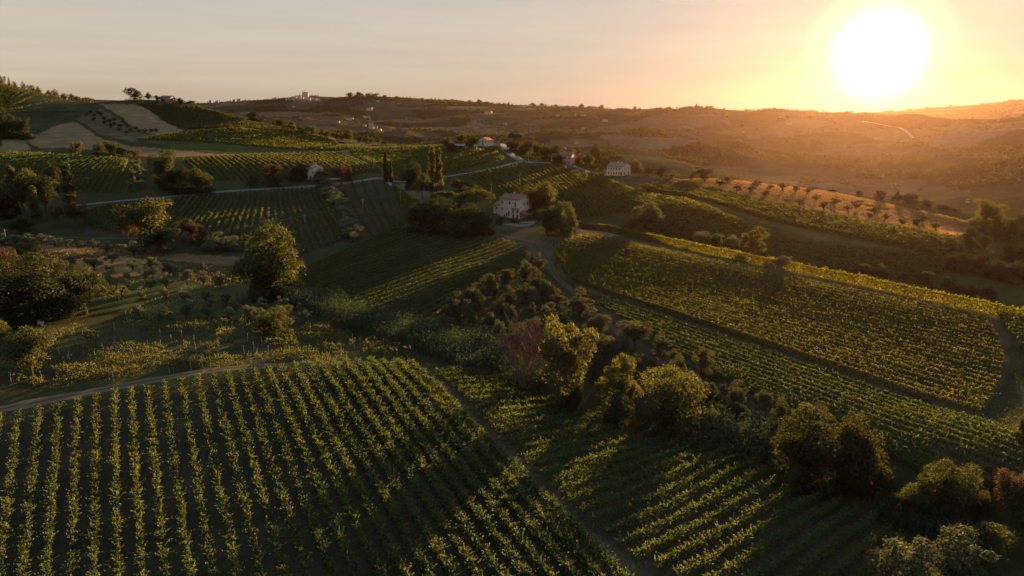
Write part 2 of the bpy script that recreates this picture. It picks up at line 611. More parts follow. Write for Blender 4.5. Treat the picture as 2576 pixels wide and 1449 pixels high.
# ------------------------------------------------------------------ the ground: one sheet, its plots coloured
def inside(poly, x, y):
    c = np.zeros(x.shape, bool)
    n = len(poly)
    for i in range(n):
        x0, y0 = poly[i]
        x1, y1 = poly[(i + 1) % n]
        k = (y0 > y) != (y1 > y)
        c ^= k & (x < (x1 - x0) * (y - y0) / (y1 - y0 + 1e-12) + x0)
    return c


GRASS, DARK, VINE = (.050, .052, .022), (.035, .036, .018), (.062, .053, .034)
STUBBLE, DRY, MEADOW = (.215, .150, .080), (.30, .19, .085), (.075, .085, .030)
soil = np.empty(GX.shape + (3,), np.float32)
soil[:] = GRASS
_ff = np.clip((_r - 700) / 300, 0, 1)[..., None]
_fn = fbm(GX / 260 + 31, GY / 260 + 3, 4)[..., None]


def cells(x, y, size, seed):
    """irregular plots: for each point its plot number and the distance to the plot's border"""
    rg = np.random.default_rng(seed)
    jx, jy, ident = rg.random((256, 256)), rg.random((256, 256)), rg.random((256, 256))
    u = x / size + .6 * (fbm(x / size * .7 + 5, y / size * .7, 2) - .5)
    v = y / size + .6 * (fbm(x / size * .7, y / size * .7 + 9, 2) - .5)
    iu, iv = np.floor(u).astype(int), np.floor(v).astype(int)
    d1, d2, k = np.full(x.shape, 9e9), np.full(x.shape, 9e9), np.zeros(x.shape)
    for a in (-1, 0, 1):
        for b in (-1, 0, 1):
            p, q = (iu + a) & 255, (iv + b) & 255
            d = np.hypot(iu + a + jx[p, q] - u, iv + b + jy[p, q] - v)
            near = d < d1
            d2 = np.where(near, d1, np.minimum(d2, d))
            k = np.where(near, ident[p, q], k)
            d1 = np.where(near, d, d1)
    return k, (d2 - d1) * size


CELL = 150.0
_pal = np.array([(.026, .033, .020), (.042, .050, .028), (.060, .062, .036), (.030, .038, .024), (.110, .090, .056), (.050, .055, .032), (.145, .112, .070), (.076, .070, .042), (.036, .043, .026), (.090, .076, .048)])
_kid, _kb = cells(GX, GY, CELL, 4)
_farcol = _pal[(_kid * 9.999).astype(int)] * (.75 + .5 * fbm(GX / 60, GY / 60, 3))[..., None]
soil[:] = soil * (1 - _ff) + _farcol * _ff


def plot(pts, col, wob=1.0, rmin=0, rmax=9e9):
    P = hits(pts)[:, :2]
    m = 12 * wob
    x0, y0, x1, y1 = P[:, 0].min() - m, P[:, 1].min() - m, P[:, 0].max() + m, P[:, 1].max() + m
    s = (GX > x0) & (GX < x1) & (GY > y0) & (GY < y1) & (_r < rmax)
    x, y = GX[s], GY[s]
    sc = 9.0 * max(wob, .4)
    xx = x + (fbm(x / sc, y / sc, 3) - .5) * 3.0 * wob
    yy = y + (fbm(x / sc + 50, y / sc + 7, 3) - .5) * 3.0 * wob
    k = inside(P, xx, yy)
    idx = np.where(s)
    soil[idx[0][k], idx[1][k]] = col


# foreground vineyards and the strip between
plot([(-80, 1060), (200, 1022), (500, 962), (850, 918), (1035, 922), (1550, 1449), (700, 1449), (-80, 1449)], VINE, .5)
plot([(1035, 918), (1240, 938), (1480, 1055), (1850, 1150), (2120, 1265), (2280, 1440), (1560, 1449), (1300, 1190)], (.058, .050, .030), .5)
plot([(1020, 918), (1075, 925), (1225, 1080), (1455, 1310), (1640, 1449), (1540, 1449), (1290, 1185)], (.080, .066, .040), .6)
plot([(-80, 1010), (420, 940), (1040, 905), (900, 815), (420, 800), (-80, 930)], (.052, .050, .026), .8)
plot([(1020, 905), (1240, 935), (1480, 1050), (1900, 1160), (2300, 1300), (2576, 1340), (2576, 1240), (2300, 1180), (1900, 1010), (1640, 860), (1420, 740), (1180, 770), (1000, 820), (760, 740), (740, 780)], DARK, .8)
# big hill
plot([(1380, 610), (1470, 575), (1800, 655), (2576, 810), (2576, 1230), (2300, 1160), (1850, 960), (1660, 860), (1420, 735)], (.078, .064, .034), .8)
plot([(1330, 600), (1480, 570), (1420, 620), (1390, 680), (1470, 735), (1660, 775), (2350, 1010), (2340, 1035), (1640, 800), (1420, 742), (1370, 680)], (.050, .046, .026), .8)
plot([(1450, 572), (1560, 592), (1500, 612), (1420, 612)], (.22, .14, .075), .8)
plot([(2450, 1055), (2525, 965), (2535, 880), (2580, 860), (2590, 1060), (2500, 1082)], (.040, .044, .020), .8)
plot([(1410, 735), (1500, 790), (1760, 950), (1990, 1060), (1960, 1070), (1720, 960), (1480, 810)], (.075, .060, .042), .6)
# middle field and farm
plot([(753, 682), (1010, 572), (1325, 610), (1335, 655), (1150, 802), (964, 790), (770, 720)], (.045, .040, .024), .6)
plot([(1005, 566), (1050, 560), (1200, 578), (1330, 595), (1400, 615), (1385, 690), (1340, 640), (1180, 596)], (.085, .070, .045), .6)
plot([(1240, 570), (1300, 555), (1440, 585), (1400, 608), (1290, 590)], (.075, .068, .035), .6)
# left: meadow, orchard, olive strip
plot([(60, 612), (200, 622), (460, 638), (700, 650), (740, 670), (560, 668), (300, 640), (100, 632)], (.17, .115, .055), .7)
plot([(150, 655), (300, 642), (430, 662), (425, 690), (300, 712), (250, 700)], (.26, .16, .075), .8)
plot([(250, 700), (420, 690), (560, 690), (740, 760), (700, 800), (420, 800), (300, 790), (290, 740)], (.060, .068, .026), .7)
# upright rows and their neighbours
plot([(220, 530), (330, 505), (800, 468), (880, 600), (780, 650), (540, 640), (300, 600), (205, 590)], (.055, .048, .033), .6)
plot([(830, 464), (980, 458), (1060, 514), (1010, 565), (905, 602)], (.055, .050, .032), .6)
plot([(990, 464), (1060, 455), (1110, 520), (1050, 515), (1010, 485)], (.115, .10, .062), .6)
plot([(1105, 470), (1200, 455), (1250, 500), (1240, 530), (1120, 520)], (.055, .062, .028), .6)
# left hill
plot([(62, 352), (185, 306), (260, 350), (330, 368), (480, 380), (560, 388), (450, 396), (330, 392), (200, 372), (90, 372)], STUBBLE, 2)
plot([(245, 262), (335, 262), (400, 290), (465, 328), (400, 342), (310, 300)], STUBBLE, 2)
plot([(0, 350), (60, 352), (80, 375), (20, 385), (0, 386)], STUBBLE, 1.5)
plot([(205, 290), (250, 270), (300, 300), (360, 330), (380, 342), (330, 358), (260, 340), (190, 300)], (.11, .09, .055), 2)
plot([(560, 288), (610, 296), (760, 332), (900, 354), (1005, 364), (880, 366), (760, 345), (660, 322)], (.20, .165, .095), 2)
plot([(410, 395), (600, 388), (900, 372), (1005, 366), (1000, 374), (820, 384), (560, 394)], (.17, .145, .085), 1.5)
plot([(870, 382), (940, 400), (1010, 440), (960, 425), (850, 388)], (.15, .13, .08), 1.5)
plot([(345, 350), (480, 380), (620, 388), (850, 380), (920, 372), (860, 360), (620, 325), (480, 325)], (.075, .080, .028), 2)
plot([(335, 258), (480, 262), (620, 300), (700, 325), (640, 330), (480, 328), (400, 285)], (.045, .048, .022), 2)
# olive ridge beyond the big vineyard
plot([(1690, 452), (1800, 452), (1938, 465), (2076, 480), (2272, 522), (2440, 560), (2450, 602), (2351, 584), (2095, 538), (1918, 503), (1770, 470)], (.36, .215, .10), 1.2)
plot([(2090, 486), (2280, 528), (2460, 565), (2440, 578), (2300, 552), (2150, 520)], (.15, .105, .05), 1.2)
plot([(1600, 478), (1690, 454), (1918, 504), (2351, 586), (2420, 606), (2380, 650), (2050, 602), (1900, 556)], (.085, .075, .028), 1.0)
plot([(1575, 474), (1600, 474), (1760, 520), (1900, 562), (1985, 592), (1960, 594), (1740, 524)], (.060, .055, .026), .8)
plot([(1500, 452), (1640, 452), (1620, 474), (1560, 478)], (.070, .058, .036), .8)
# fields on the far slopes
for pts in ([(1390, 352), (1440, 345), (1580, 352), (1600, 356), (1480, 368), (1420, 395), (1380, 380)],
            [(1390, 325), (1480, 320), (1610, 318), (1590, 332), (1450, 338)],
            [(1200, 340), (1280, 336), (1300, 345), (1240, 362), (1200, 360)],
            [(1310, 300), (1380, 298), (1360, 308), (1310, 312)],
            [(2140, 455), (2280, 428), (2420, 420), (2330, 455), (2150, 490)],
            [(2180, 495), (2330, 470), (2440, 465), (2440, 500), (2300, 510)],
            [(1800, 330), (1960, 318), (2020, 330), (1900, 350)],
            [(1640, 300), (1800, 296), (1790, 310), (1650, 316)],
            [(2250, 330), (2330, 325), (2300, 352), (2240, 350)],
            [(1020, 300), (1110, 296), (1090, 304), (1020, 308)]):
    plot(pts, (.125, .09, .048), 6)

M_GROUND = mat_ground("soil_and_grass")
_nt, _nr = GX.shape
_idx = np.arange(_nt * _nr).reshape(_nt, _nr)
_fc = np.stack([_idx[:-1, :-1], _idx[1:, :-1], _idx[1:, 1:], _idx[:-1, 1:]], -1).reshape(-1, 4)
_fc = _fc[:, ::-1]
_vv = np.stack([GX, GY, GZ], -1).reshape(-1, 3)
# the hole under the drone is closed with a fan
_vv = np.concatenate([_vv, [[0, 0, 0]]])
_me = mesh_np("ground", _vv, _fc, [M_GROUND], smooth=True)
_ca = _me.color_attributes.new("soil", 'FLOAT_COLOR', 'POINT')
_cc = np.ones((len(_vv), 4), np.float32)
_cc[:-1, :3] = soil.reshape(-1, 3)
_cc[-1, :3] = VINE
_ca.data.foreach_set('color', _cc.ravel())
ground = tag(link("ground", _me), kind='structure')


# ------------------------------------------------------------------ roads, tracks
def ribbon(name, pts, width, mat, lift=0.07, step=1.5, label=None, wob=0.0, camber=0.0):
    """a strip of road laid on the terrain along the given line"""
    P = hits(pts)[:, :2]
    seg = np.r_[0, np.cumsum(np.hypot(*np.diff(P, axis=0).T))]
    n = max(8, int(seg[-1] / step))
    t = np.linspace(0, seg[-1], n)
    x, y = np.interp(t, seg, P[:, 0]), np.interp(t, seg, P[:, 1])
    for _ in range(14):
        x[1:-1] = (x[:-2] + 2 * x[1:-1] + x[2:]) / 4
        y[1:-1] = (y[:-2] + 2 * y[1:-1] + y[2:]) / 4
    dx, dy = np.gradient(x), np.gradient(y)
    L = np.hypot(dx, dy) + 1e-9
    nx, ny = -dy / L, dx / L
    vs = []
    K = 9
    for j in range(K):
        o = (j / (K - 1) - .5) * width * (1 + wob * (vnoise(t / 3.0 + 40 * (j == 0), t * 0 + 3) - .5))
        xx, yy = x + nx * o, y + ny * o
        edge = 0.0 if 0 < j < K - 1 else -0.12
        vs.append(np.stack([xx, yy, H(xx, yy) + lift + edge], -1))
    v = np.stack(vs, 1).reshape(-1, 3)
    ids = np.arange(n * K).reshape(n, K)
    f = np.stack([ids[:-1, :-1], ids[1:, :-1], ids[1:, 1:], ids[:-1, 1:]], -1).reshape(-1, 4)[:, ::-1]
    me = mesh_np(name, v, f, [mat], smooth=True)
    at = me.attributes.new('across', 'FLOAT', 'POINT')
    at.data.foreach_set('value', np.tile(np.linspace(-.5, .5, K), n).astype(np.float32))
    return tag(link(name, me), kind='structure')


M_ASPH = mat_plain("pale_asphalt", (.15, .15, .155), .9, .3, .8, .2)
M_DIRT = mat_plain("dry_dirt", (.17, .125, .085), 1, .55, .35, .5, col2=(.085, .068, .045))
M_TRACK = mat_plain("trodden_track", (.085, .068, .045), 1, .6, .4, .5, col2=(.055, .050, .026))


def mat_track(name, dirt, dirt2, grass):
    """farm track: two worn wheel lanes, grass along the middle and the verges"""
    m, n = mat_new(name)
    at = n.new('ShaderNodeAttribute')
    at.attribute_name = 'across'
    geo = n.new('ShaderNodeNewGeometry')
    nz = n.new('ShaderNodeTexNoise', i_Scale=.55, i_Detail=6.0, i_Roughness=.7)
    n.link(geo.outputs['Position'], nz.inputs['Vector'])
    a = n.math('ABSOLUTE', at.outputs['Fac'])
    lane = n.math('ABSOLUTE', n.math('SUBTRACT', a, .24))                 # 0 in the middle of a wheel lane
    lane = n.math('ADD', lane, n.math('MULTIPLY_ADD', nz.outputs[0], .24, -.12))
    mr = n.new('ShaderNodeMapRange', i_From_Min=.12, i_From_Max=.22)
    n.link(lane, mr.inputs[0])
    c = n.mix(mr.outputs[0], n.mix(nz.outputs[0], dirt, dirt2), grass)
    c = n.scale(c, n.math('MULTIPLY_ADD', nz.outputs[0], 1.0, .5))
    d = n.new('ShaderNodeBsdfDiffuse')
    n.link(c, d.inputs[0])
    o = n.new('ShaderNodeOutputMaterial')
    n.link(d.outputs[0], o.inputs[0])
    return m


M_DIRT = mat_track("dry_dirt_track", (.20, .15, .10), (.12, .092, .062), (.075, .070, .035))
M_TRACK = mat_track("trodden_farm_track", (.115, .090, .058), (.075, .062, .040), (.045, .046, .022))
M_GRAV = mat_plain("pale_gravel", (.34, .31, .26), .9, .3, .7, .4)
ribbon("road", [(190, 517), (330, 503), (500, 487), (650, 476), (800, 465.5), (900, 457.5), (1000, 456), (1060, 452), (1120, 446), (1200, 432), (1260, 419), (1300, 408), (1320, 404)], 3.4, M_ASPH, .1)
ribbon("road", [(1306, 407), (1350, 409), (1400, 411), (1450, 419), (1490, 436), (1525, 441)], 3.6, M_ASPH, .16)
ribbon("road", [(1312, 404), (1300, 398), (1284, 388), (1274, 378), (1268, 369), (1266, 361)], 6.0, M_ASPH, .2)
ribbon("dirt_track", [(-90, 1046), (0, 1030), (150, 1001), (300, 972), (450, 944), (600, 924), (750, 916), (900, 913), (1032, 914)], 4.4, M_DIRT, .06, 1.0, wob=.5)
ribbon("driveway", [(978, 459), (995, 470), (1012, 484), (1035, 499), (1060, 513)], 2.6, M_GRAV, .12)
ribbon("dirt_track", [(1015, 566), (1100, 573), (1200, 588), (1300, 602), (1350, 615), (1375, 645), (1400, 700), (1445, 735)], 2.2, M_TRACK, .08, wob=.6)
ribbon("driveway", [(745, 450), (800, 448), (860, 449)], 2.5, M_GRAV, .12)
ribbon("dirt_track", [(1590, 476), (1700, 505), (1850, 548), (1980, 590)], 1.6, M_TRACK, .1, wob=.6)
ribbon("road", [(2170, 306), (2230, 312), (2275, 326), (2298, 348)], 7.0, M_GRAV, .6, 12)

# ------------------------------------------------------------------ leaves, crowns, vine rows
L_VINE = mat_leaf("vine_leaves", (.022, .036, .012), (.052, .076, .024), (.098, .112, .034), .55, (2.0, 1.75, .55))
L_VINEDRY = mat_leaf("yellowing_vine_leaves", (.028, .038, .012), (.062, .074, .022), (.112, .114, .032), .55, (2.1, 1.8, .50))
L_GOLD = mat_leaf("golden_leaves", (.030, .041, .012), (.064, .070, .020), (.112, .106, .032), .55, (1.75, 1.6, .65))
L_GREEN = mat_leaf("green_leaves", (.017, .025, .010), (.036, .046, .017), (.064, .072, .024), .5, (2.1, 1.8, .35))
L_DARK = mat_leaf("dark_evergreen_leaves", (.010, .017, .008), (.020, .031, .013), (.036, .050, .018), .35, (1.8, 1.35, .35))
L_OLIVE = mat_leaf("olive_leaves", (.058, .072, .050), (.096, .110, .078), (.135, .148, .104), .36, (1.4, 1.25, .6))
L_RED = mat_leaf("red_brown_leaves", (.034, .025, .015), (.058, .042, .024), (.090, .064, .034), .45, (1.6, 1.25, .6))
L_REED = mat_leaf("reed_leaves", (.018, .034, .022), (.032, .054, .034), (.052, .076, .044), .35, (1.3, 1.2, .5))
L_FAR = mat_leaf("distant_leaves", (.022, .030, .014), (.040, .048, .020), (.070, .068, .028), .35, (1.6, 1.3, .5))
L_GRASS = mat_leaf("grass_blades", (.035, .042, .018), (.065, .066, .028), (.115, .10, .042), .5, (1.4, 1.3, .6))
L_DRYGRASS = mat_leaf("dry_grass_blades", (.16, .10, .045), (.27, .17, .075), (.38, .25, .11), .5, (1.3, 1.15, .8))
L_HEDGE = mat_leaf("sunlit_hedge_vine_leaves", (.040, .050, .010), (.090, .098, .018), (.18, .165, .032), .6, (2.3, 1.9, .4))  # vine leaves coloured brighter, so the crest row looks struck by the sun
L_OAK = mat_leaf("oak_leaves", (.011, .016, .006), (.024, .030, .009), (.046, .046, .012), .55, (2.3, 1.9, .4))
L_SCRUB = mat_leaf("grey_green_scrub_leaves", (.026, .033, .020), (.046, .055, .034), (.074, .080, .050), .38, (1.9, 1.6, .6))
L_WILLOW = mat_leaf("willow_leaves", (.036, .048, .024), (.064, .078, .038), (.098, .110, .054), .42, (1.7, 1.5, .6))
M_BARK = mat_plain("bark", (.075, .058, .042), 1, .4, 6.0, .5)
M_TWIG = mat_plain("bare_twigs", (.155, .10, .072), 1, .3, 6.0)
M_POST = mat_plain("weathered_post", (.30, .28, .25), .9, .3, 8.0)


def unit(v):
    return v / (np.linalg.norm(v, axis=-1, keepdims=True) + 1e-9)


def cards(c, s, rg, nrm=None, jit=1.0, asp=0.6, along=None):
    """leaf-shaped quads round the centres c; s half length, nrm preferred facing, along preferred long axis"""
    n = len(c)
    s = np.broadcast_to(np.asarray(s, float), (n,))[:, None]
    r = rg.normal(size=(n, 3))
    nn = unit(r if nrm is None else unit(nrm) + r * 0.45 * jit)
    t = rg.normal(size=(n, 3)) * (1.0 if along is None else .25)
    if along is not None:
        t = t + unit(along)
    a = unit(t - (t * nn).sum(1, keepdims=True) * nn)
    b = np.cross(nn, a) * asp
    v = np.stack([c + a * s, c + b * s, c - a * s, c - b * s], 1).reshape(-1, 3)
    return v


def card_mesh(name, v, mat):
    return mesh_np(name, v, np.arange(len(v), dtype=np.int32).reshape(-1, 4), [mat])


def shoots(p, d, length, rg, s=0.13, k=4):
    """arching leafy shoots that start at p and grow along d"""
    n = len(p)
    out = []
    d = unit(d)
    bend = rg.normal(size=(n, 3)) * .35 + np.array([0, 0, -.25])
    for i in range(k):
        f = (i + .6) / k
        out.append(p + (d * f + bend * f * f) * length[:, None])
    c = np.concatenate(out)
    dd = np.tile(d, (k, 1)) + np.tile(bend, (k, 1)) * np.repeat(np.arange(k) / k, n)[:, None]
    sz = s * np.repeat(1.25 - .55 * np.arange(k) / k, n)
    return cards(c, sz * 1.35, rg, None, 1, .38, dd)


def row_cards(P, Q, h=1.9, w=.42, per_m=60, s=.2, gap=.18, shoot=2.5, seed=0, h0=.45, mid=None, ragged=.5, ss=.13):
    """foliage of one trained vine row from P to Q, standing on the terrain; returns cards and the row's origin"""
    rg = np.random.default_rng(seed + 1000)
    P, Q = np.asarray(P[:2], float), np.asarray(Q[:2], float)
    L = np.hypot(*(Q - P))
    n = max(20, int(L * per_m))
    t = rg.random(n)

    def at(tt):
        if mid is None:
            return P + (Q - P) * tt[:, None]
        M = np.asarray(mid[:2], float)
        return P * ((1 - tt) ** 2)[:, None] + M * (2 * tt * (1 - tt))[:, None] + Q * (tt ** 2)[:, None]
    d = (Q - P) / L
    nx = np.array([-d[1], d[0]])
    so = seed * 7.31
    u = t * L

    def vigour(u):       # each vine has its own strength; some are missing
        a = vnoise(u / 1.1 + so, u * 0 + so * .37)
        b = vnoise(u / 7.0 + so * 1.7, u * 0 + 9.1)
        return np.clip(1.0 + ragged * (1.3 * (a - .5) + 1.2 * (b - .5)), .25, 1.6), (vnoise(u / 2.6 + so * 2.3, u * 0 + 4.4) * .6 + b * .4)
    g, miss = vigour(u)
    keep = miss > gap * .9 + .08
    t, g = t[keep], g[keep]
    n = len(t)
    v = rg.random(n) ** .8
    z = h0 + (h - h0) * v * (.55 + .45 * g)
    prof = (1 - .55 * v ** 2)
    q = np.sign(rg.random(n) - .5) * (rg.random(n) ** .6) * w * prof * g
    xy = at(t) + nx * q[:, None] + rg.normal(size=(n, 2)) * .05
    O = at(np.array([.5]))[0]
    oz = float(H(O[0], O[1]))
    c = np.column_stack([xy - O, H(xy[:, 0], xy[:, 1]) + z - oz])
    nr = np.column_stack([nx[0] * q / w, nx[1] * q / w, v * 1.1])
    vs = [cards(c, s * rg.uniform(.7, 1.25, n), rg, nr, 1.5)]
    m = int(L * shoot)
    if m > 0:
        t = rg.random(m)
        g, miss = vigour(t * L)
        k = miss > gap * .9 + .08
        t, g = t[k], g[k]
        m = len(t)
        q = rg.normal(size=m) * w * .5
        xy = at(t) + nx * q[:, None]
        p = np.column_stack([xy - O, H(xy[:, 0], xy[:, 1]) + h * (.55 + .42 * g) - .15 - oz])
        side = np.sign(q) * rg.random(m) * 1.1
        dd = np.column_stack([nx[0] * side + rg.normal(size=m) * .45, nx[1] * side + rg.normal(size=m) * .45, rg.uniform(.35, 1.3, m)])
        vs.append(shoots(p, dd, rg.uniform(.45, 1.05, m), rg, ss))
    return np.concatenate(vs), (O[0], O[1], oz)


def tube_np(pts, radii, k=5):
    b = MB()
    b.tube(pts, radii, k)
    return b


def tree_parts(kind, seed):
    """crown cards and trunk for a tree of about 10 m, its foot at the origin"""
    rg = np.random.default_rng(seed * 31 + len(kind) * 977)
    tr = MB()
    blobs = []           # centre, radius
    H0, s, per, jit = 10.0, .26, 120, 1.0
    if kind in ('broad', 'dense'):
        base, R = (2.6, 4.2) if kind == 'broad' else (.7, 4.6)
        nb = 34 if kind == 'broad' else 46
        cz, rz = (base + H0) / 2, (H0 - base) / 2
        lob = rg.normal(size=(5, 3)) * (R * .42, R * .42, rz * .42)
        for i in range(nb):
            d = unit(rg.normal(size=3))
            p = d * rg.random() ** .38 * (R * .82, R * .82, rz * .82)
            p = p * .8 + lob[rg.integers(5)] * .55
            if kind == 'dense' and p[2] < 0:
                p[0] *= 1.12
                p[1] *= 1.12
            blobs.append((p + (0, 0, cz), rg.uniform(.9, 1.75) if kind == 'broad' else rg.uniform(1.0, 1.7)))
        if kind == 'dense':                  # leafy skirt down to the ground
            for i in range(16):
                a = i * .393 + rg.normal() * .1
                q = R * rg.uniform(.35, .78)
                blobs.append((np.array([math.cos(a) * q, math.sin(a) * q, rg.uniform(.7, 2.4)]), rg.uniform(.9, 1.4)))
        s, per = .17, 240
    elif kind == 'spread':      # loose limbs, separate clumps with sky between them
        for i in range(20):
            a = i * 2.4 + rg.random()
            q = rg.uniform(.8, 3.9)
            z = rg.uniform(4.2, 9.3) - q * .22
            c = np.array([math.cos(a) * q, math.sin(a) * q, z])
            for j in range(3):
                blobs.append((c + rg.normal(size=3) * .75, rg.uniform(.7, 1.25)))
        s, per = .17, 150
    elif kind == 'poplar':
        for i in range(58):
            z = rg.uniform(.8, 9.6)
            prof = 1.05 * (min(1, z / 2.2) ** .5) * (1 - (z / 10.2) ** 3) ** .8
            a = rg.random() * 6.28
            q = prof * rg.random() ** .6
            blobs.append((np.array([math.cos(a) * q, math.sin(a) * q, z]), rg.uniform(.35, .62)))
        s, per = .17, 60
    elif kind == 'cypress':
        for i in range(60):
            z = 9.5 * (i + .5) / 60 + .3
            prof = .85 * (min(1, z / 1.5) ** .5) * max(.05, 1 - (z / 10.3) ** 2.2)
            a = rg.random() * 6.28
            blobs.append((np.array([math.cos(a) * prof * .5, math.sin(a) * prof * .5, z]), .28 + prof * .45))
        s, per = .16, 55
    elif kind == 'olive':
        lob = [(math.cos(a) * q, math.sin(a) * q, z) for a, q, z in zip(rg.random(7) * 6.28, rg.uniform(.5, 2.4, 7), rg.uniform(3, 7.6, 7))]
        for i in range(30):
            c = np.array(lob[rg.integers(7)]) + rg.normal(size=3) * (1.15, 1.15, 1.0)
            c[2] = max(c[2], 1.25)
            blobs.append((c, rg.uniform(.7, 1.35)))
        s, per, jit = .19, 150, 1.5
    elif kind == 'pine':
        for i in range(34):
            a, q = rg.random() * 6.28, 4.6 * rg.random() ** .55
            blobs.append((np.array([math.cos(a) * q, math.sin(a) * q, 8.5 - .075 * q * q + rg.normal() * .35]), rg.uniform(.75, 1.25)))
        s, per = .17, 190
    elif kind == 'dome':         # weeping dome
        for i in range(52):
            a, e = rg.random() * 6.28, math.asin(rg.random())
            q = rg.uniform(.72, 1.0)
            p = np.array([math.cos(a) * math.cos(e) * 5.2 * q, math.sin(a) * math.cos(e) * 5.2 * q, .9 + 8.6 * math.sin(e) * q])
            blobs.append((p, rg.uniform(.95, 1.5)))
        s, per, jit = .19, 210, 1.4
    elif kind == 'bush':
        lob = [(rg.normal() * 2.3, rg.normal() * 2.3, rg.uniform(2.5, 7.5)) for _ in range(6)]
        for i in range(40):
            c = np.array(lob[rg.integers(6)]) + rg.normal(size=3) * 1.35
            c[2] = np.clip(c[2], .7, 9)
            k = 1 - .05 * c[2]
            blobs.append((c * (1.15 * k, 1.15 * k, 1), rg.uniform(.9, 1.7)))
        s, per, jit = .19, 190, 1.2
    vs = []
    for c, r in blobs:
        d = unit(rg.normal(size=(per, 3)))
        d[:, 2] = np.where((d[:, 2] < -.3) & (rg.random(per) < .6), -d[:, 2], d[:, 2])
        rad = r * (.55 + .55 * rg.random(per) ** .6)
        p = c + d * rad[:, None] * (1, 1, .85 if kind != 'poplar' else 1.5)
        al = None
        if kind == 'dome':
            al = d * (1, 1, .2) + (0, 0, -.9)
        elif kind in ('poplar', 'cypress'):
            al = d * .5 + (0, 0, 1.0)
        vs.append(cards(p, s * rg.uniform(.65, 1.3, per), rg, d + (0, 0, .25), jit, .58, al))
        m = max(6, per // 9)
        d2 = unit(rg.normal(size=(m, 3)) + (0, 0, .35))
        vs.append(shoots(c + d2 * r * .75, d2, r * rg.uniform(.35, .75, m), rg, s * .62, 3))
    top = max(c[2] for c, r in blobs)
    tk = {'poplar': .2, 'cypress': .2, 'bush': .16, 'olive': .34}.get(kind, .30)
    forks = {'broad': 3.6, 'dense': 2.6, 'spread': 4.2, 'olive': 1.8, 'pine': 6.6, 'bush': 1.0, 'dome': 2.6}.get(kind, top * .85)
    lean = rg.normal(size=2) * .25
    tr.tube([(0, 0, -.6), (lean[0] * .3, lean[1] * .3, forks * .4), (lean[0], lean[1], forks)], [tk * 1.5, tk * 1.05, tk * .8], 8)
    if kind not in ('poplar', 'cypress'):
        order = rg.permutation(len(blobs))[:13]
        for i in order:
            c, r = blobs[i]
            st = np.array([lean[0], lean[1], forks * .9])
            m = st * .5 + c * .5 + rg.normal(size=3) * .3 - (0, 0, .2)
            tr.tube([st, m, c], [tk * .55, tk * .33, tk * .1], 5, cap=False)
    return np.concatenate(vs), tr


def bare_parts(seed, fine=5):
    """leafless tree: trunk with limbs, and a haze of twigs"""
    rg = np.random.default_rng(seed)
    tr, tw = MB(), MB()
    stems = []
    for i in range(9):
        a = i * 2.4
        q = rg.uniform(.2, .7)
        d = np.array([math.cos(a) * q, math.sin(a) * q, 1.0])
        st = np.array([0, 0, rg.uniform(.2, 2.2)])
        p1 = st + unit(d) * rg.uniform(2.6, 3.6)
        p2 = p1 + unit(d * (1.1, 1.1, 1) + rg.normal(size=3) * .2) * rg.uniform(2.2, 3.6)
        tr.tube([st, p1, p2], [.14, .085, .04], 5, cap=False)
        stems += [(st, p1), (p1, p2)]
    tr.tube([(0, 0, -.5), (0, 0, 2.4)], [.28, .2], 7)
    tips = []
    for k, (A, B) in enumerate(stems):
        m = 8 if k % 2 == 0 else 16
        for j in range(m):
            s = A + (B - A) * rg.uniform(.25, 1)
            d = unit(unit(B - A) * .9 + rg.normal(size=3) * .55 + (0, 0, .35))
            e = s + d * rg.uniform(1.0, 2.3)
            tw.tube([s, e], [.045, .018], 3, cap=False)
            tips.append((s, e))
    for A, B in tips:
        for j in range(fine):
            s = A + (B - A) * rg.uniform(.2, 1)
            d = unit(unit(B - A) * .9 + rg.normal(size=3) * .6 + (0, 0, .25))
            tw.tube([s, s + d * rg.uniform(.5, 1.2)], [.024, .010], 3, cap=False)
    return tr, tw


PROTO = {}
for _k, _n in (('broad', 4), ('dense', 4), ('spread', 3), ('poplar', 3), ('cypress', 2), ('olive', 4), ('pine', 2), ('dome', 2), ('bush', 4)):
    for _i in range(_n):
        _c, _t = tree_parts(_k, _i + 1)
        PROTO[_k, _i] = (card_mesh(_k + "_crown", _c, L_GREEN), _t.mesh(_k + "_trunk", M_BARK), float(np.percentile(_c[:, 2], 98.5)),
                         float(np.percentile(np.abs(_c[:, :2]), 99.0)))
    PROTO[_k] = _n
_lib = {}


def crown_data(kind, i, mat):
    """the crown's mesh with the given leaf material (a shared copy for each material)"""
    key = (kind, i, mat.name)
    if key not in _lib:
        me = PROTO[kind, i][0].copy()
        me.materials[0] = mat
        _lib[key] = me
    return _lib[key]


def small_data(kind, i, mat):
    """crown and trunk in one mesh, for trees that are only a few pixels tall"""
    key = (kind, i, mat.name, 's')
    if key not in _lib:
        cr, tk = PROTO[kind, i][0], PROTO[kind, i][1]
        nv = len(cr.vertices)
        co = np.empty(nv * 3, np.float32)
        cr.vertices.foreach_get('co', co)
        co = co.reshape(-1, 4, 3)
        rg = np.random.default_rng(5)
        sel = rg.random(len(co)) < .3
        c = co[sel]
        m = c.mean(1, keepdims=True)
        c = m + (c - m) * 1.75
        v = c.reshape(-1, 3)
        f = [tuple(q) for q in np.arange(len(v)).reshape(-1, 4)]
        tv = [tuple(p.co) for p in tk.vertices]
        tf = [tuple(j + len(v) for j in p.vertices) for p in tk.polygons]
        me = bpy.data.meshes.new(kind + "_small")
        me.from_pydata([tuple(p) for p in v] + tv, [], f + tf)
        me.materials.append(mat)
        me.materials.append(M_BARK)
        me.polygons.foreach_set('material_index', np.r_[np.zeros(len(f)), np.ones(len(tf))].astype(np.int32))
        me.update()
        _lib[key] = me
    return _lib[key]


_tn = [0]


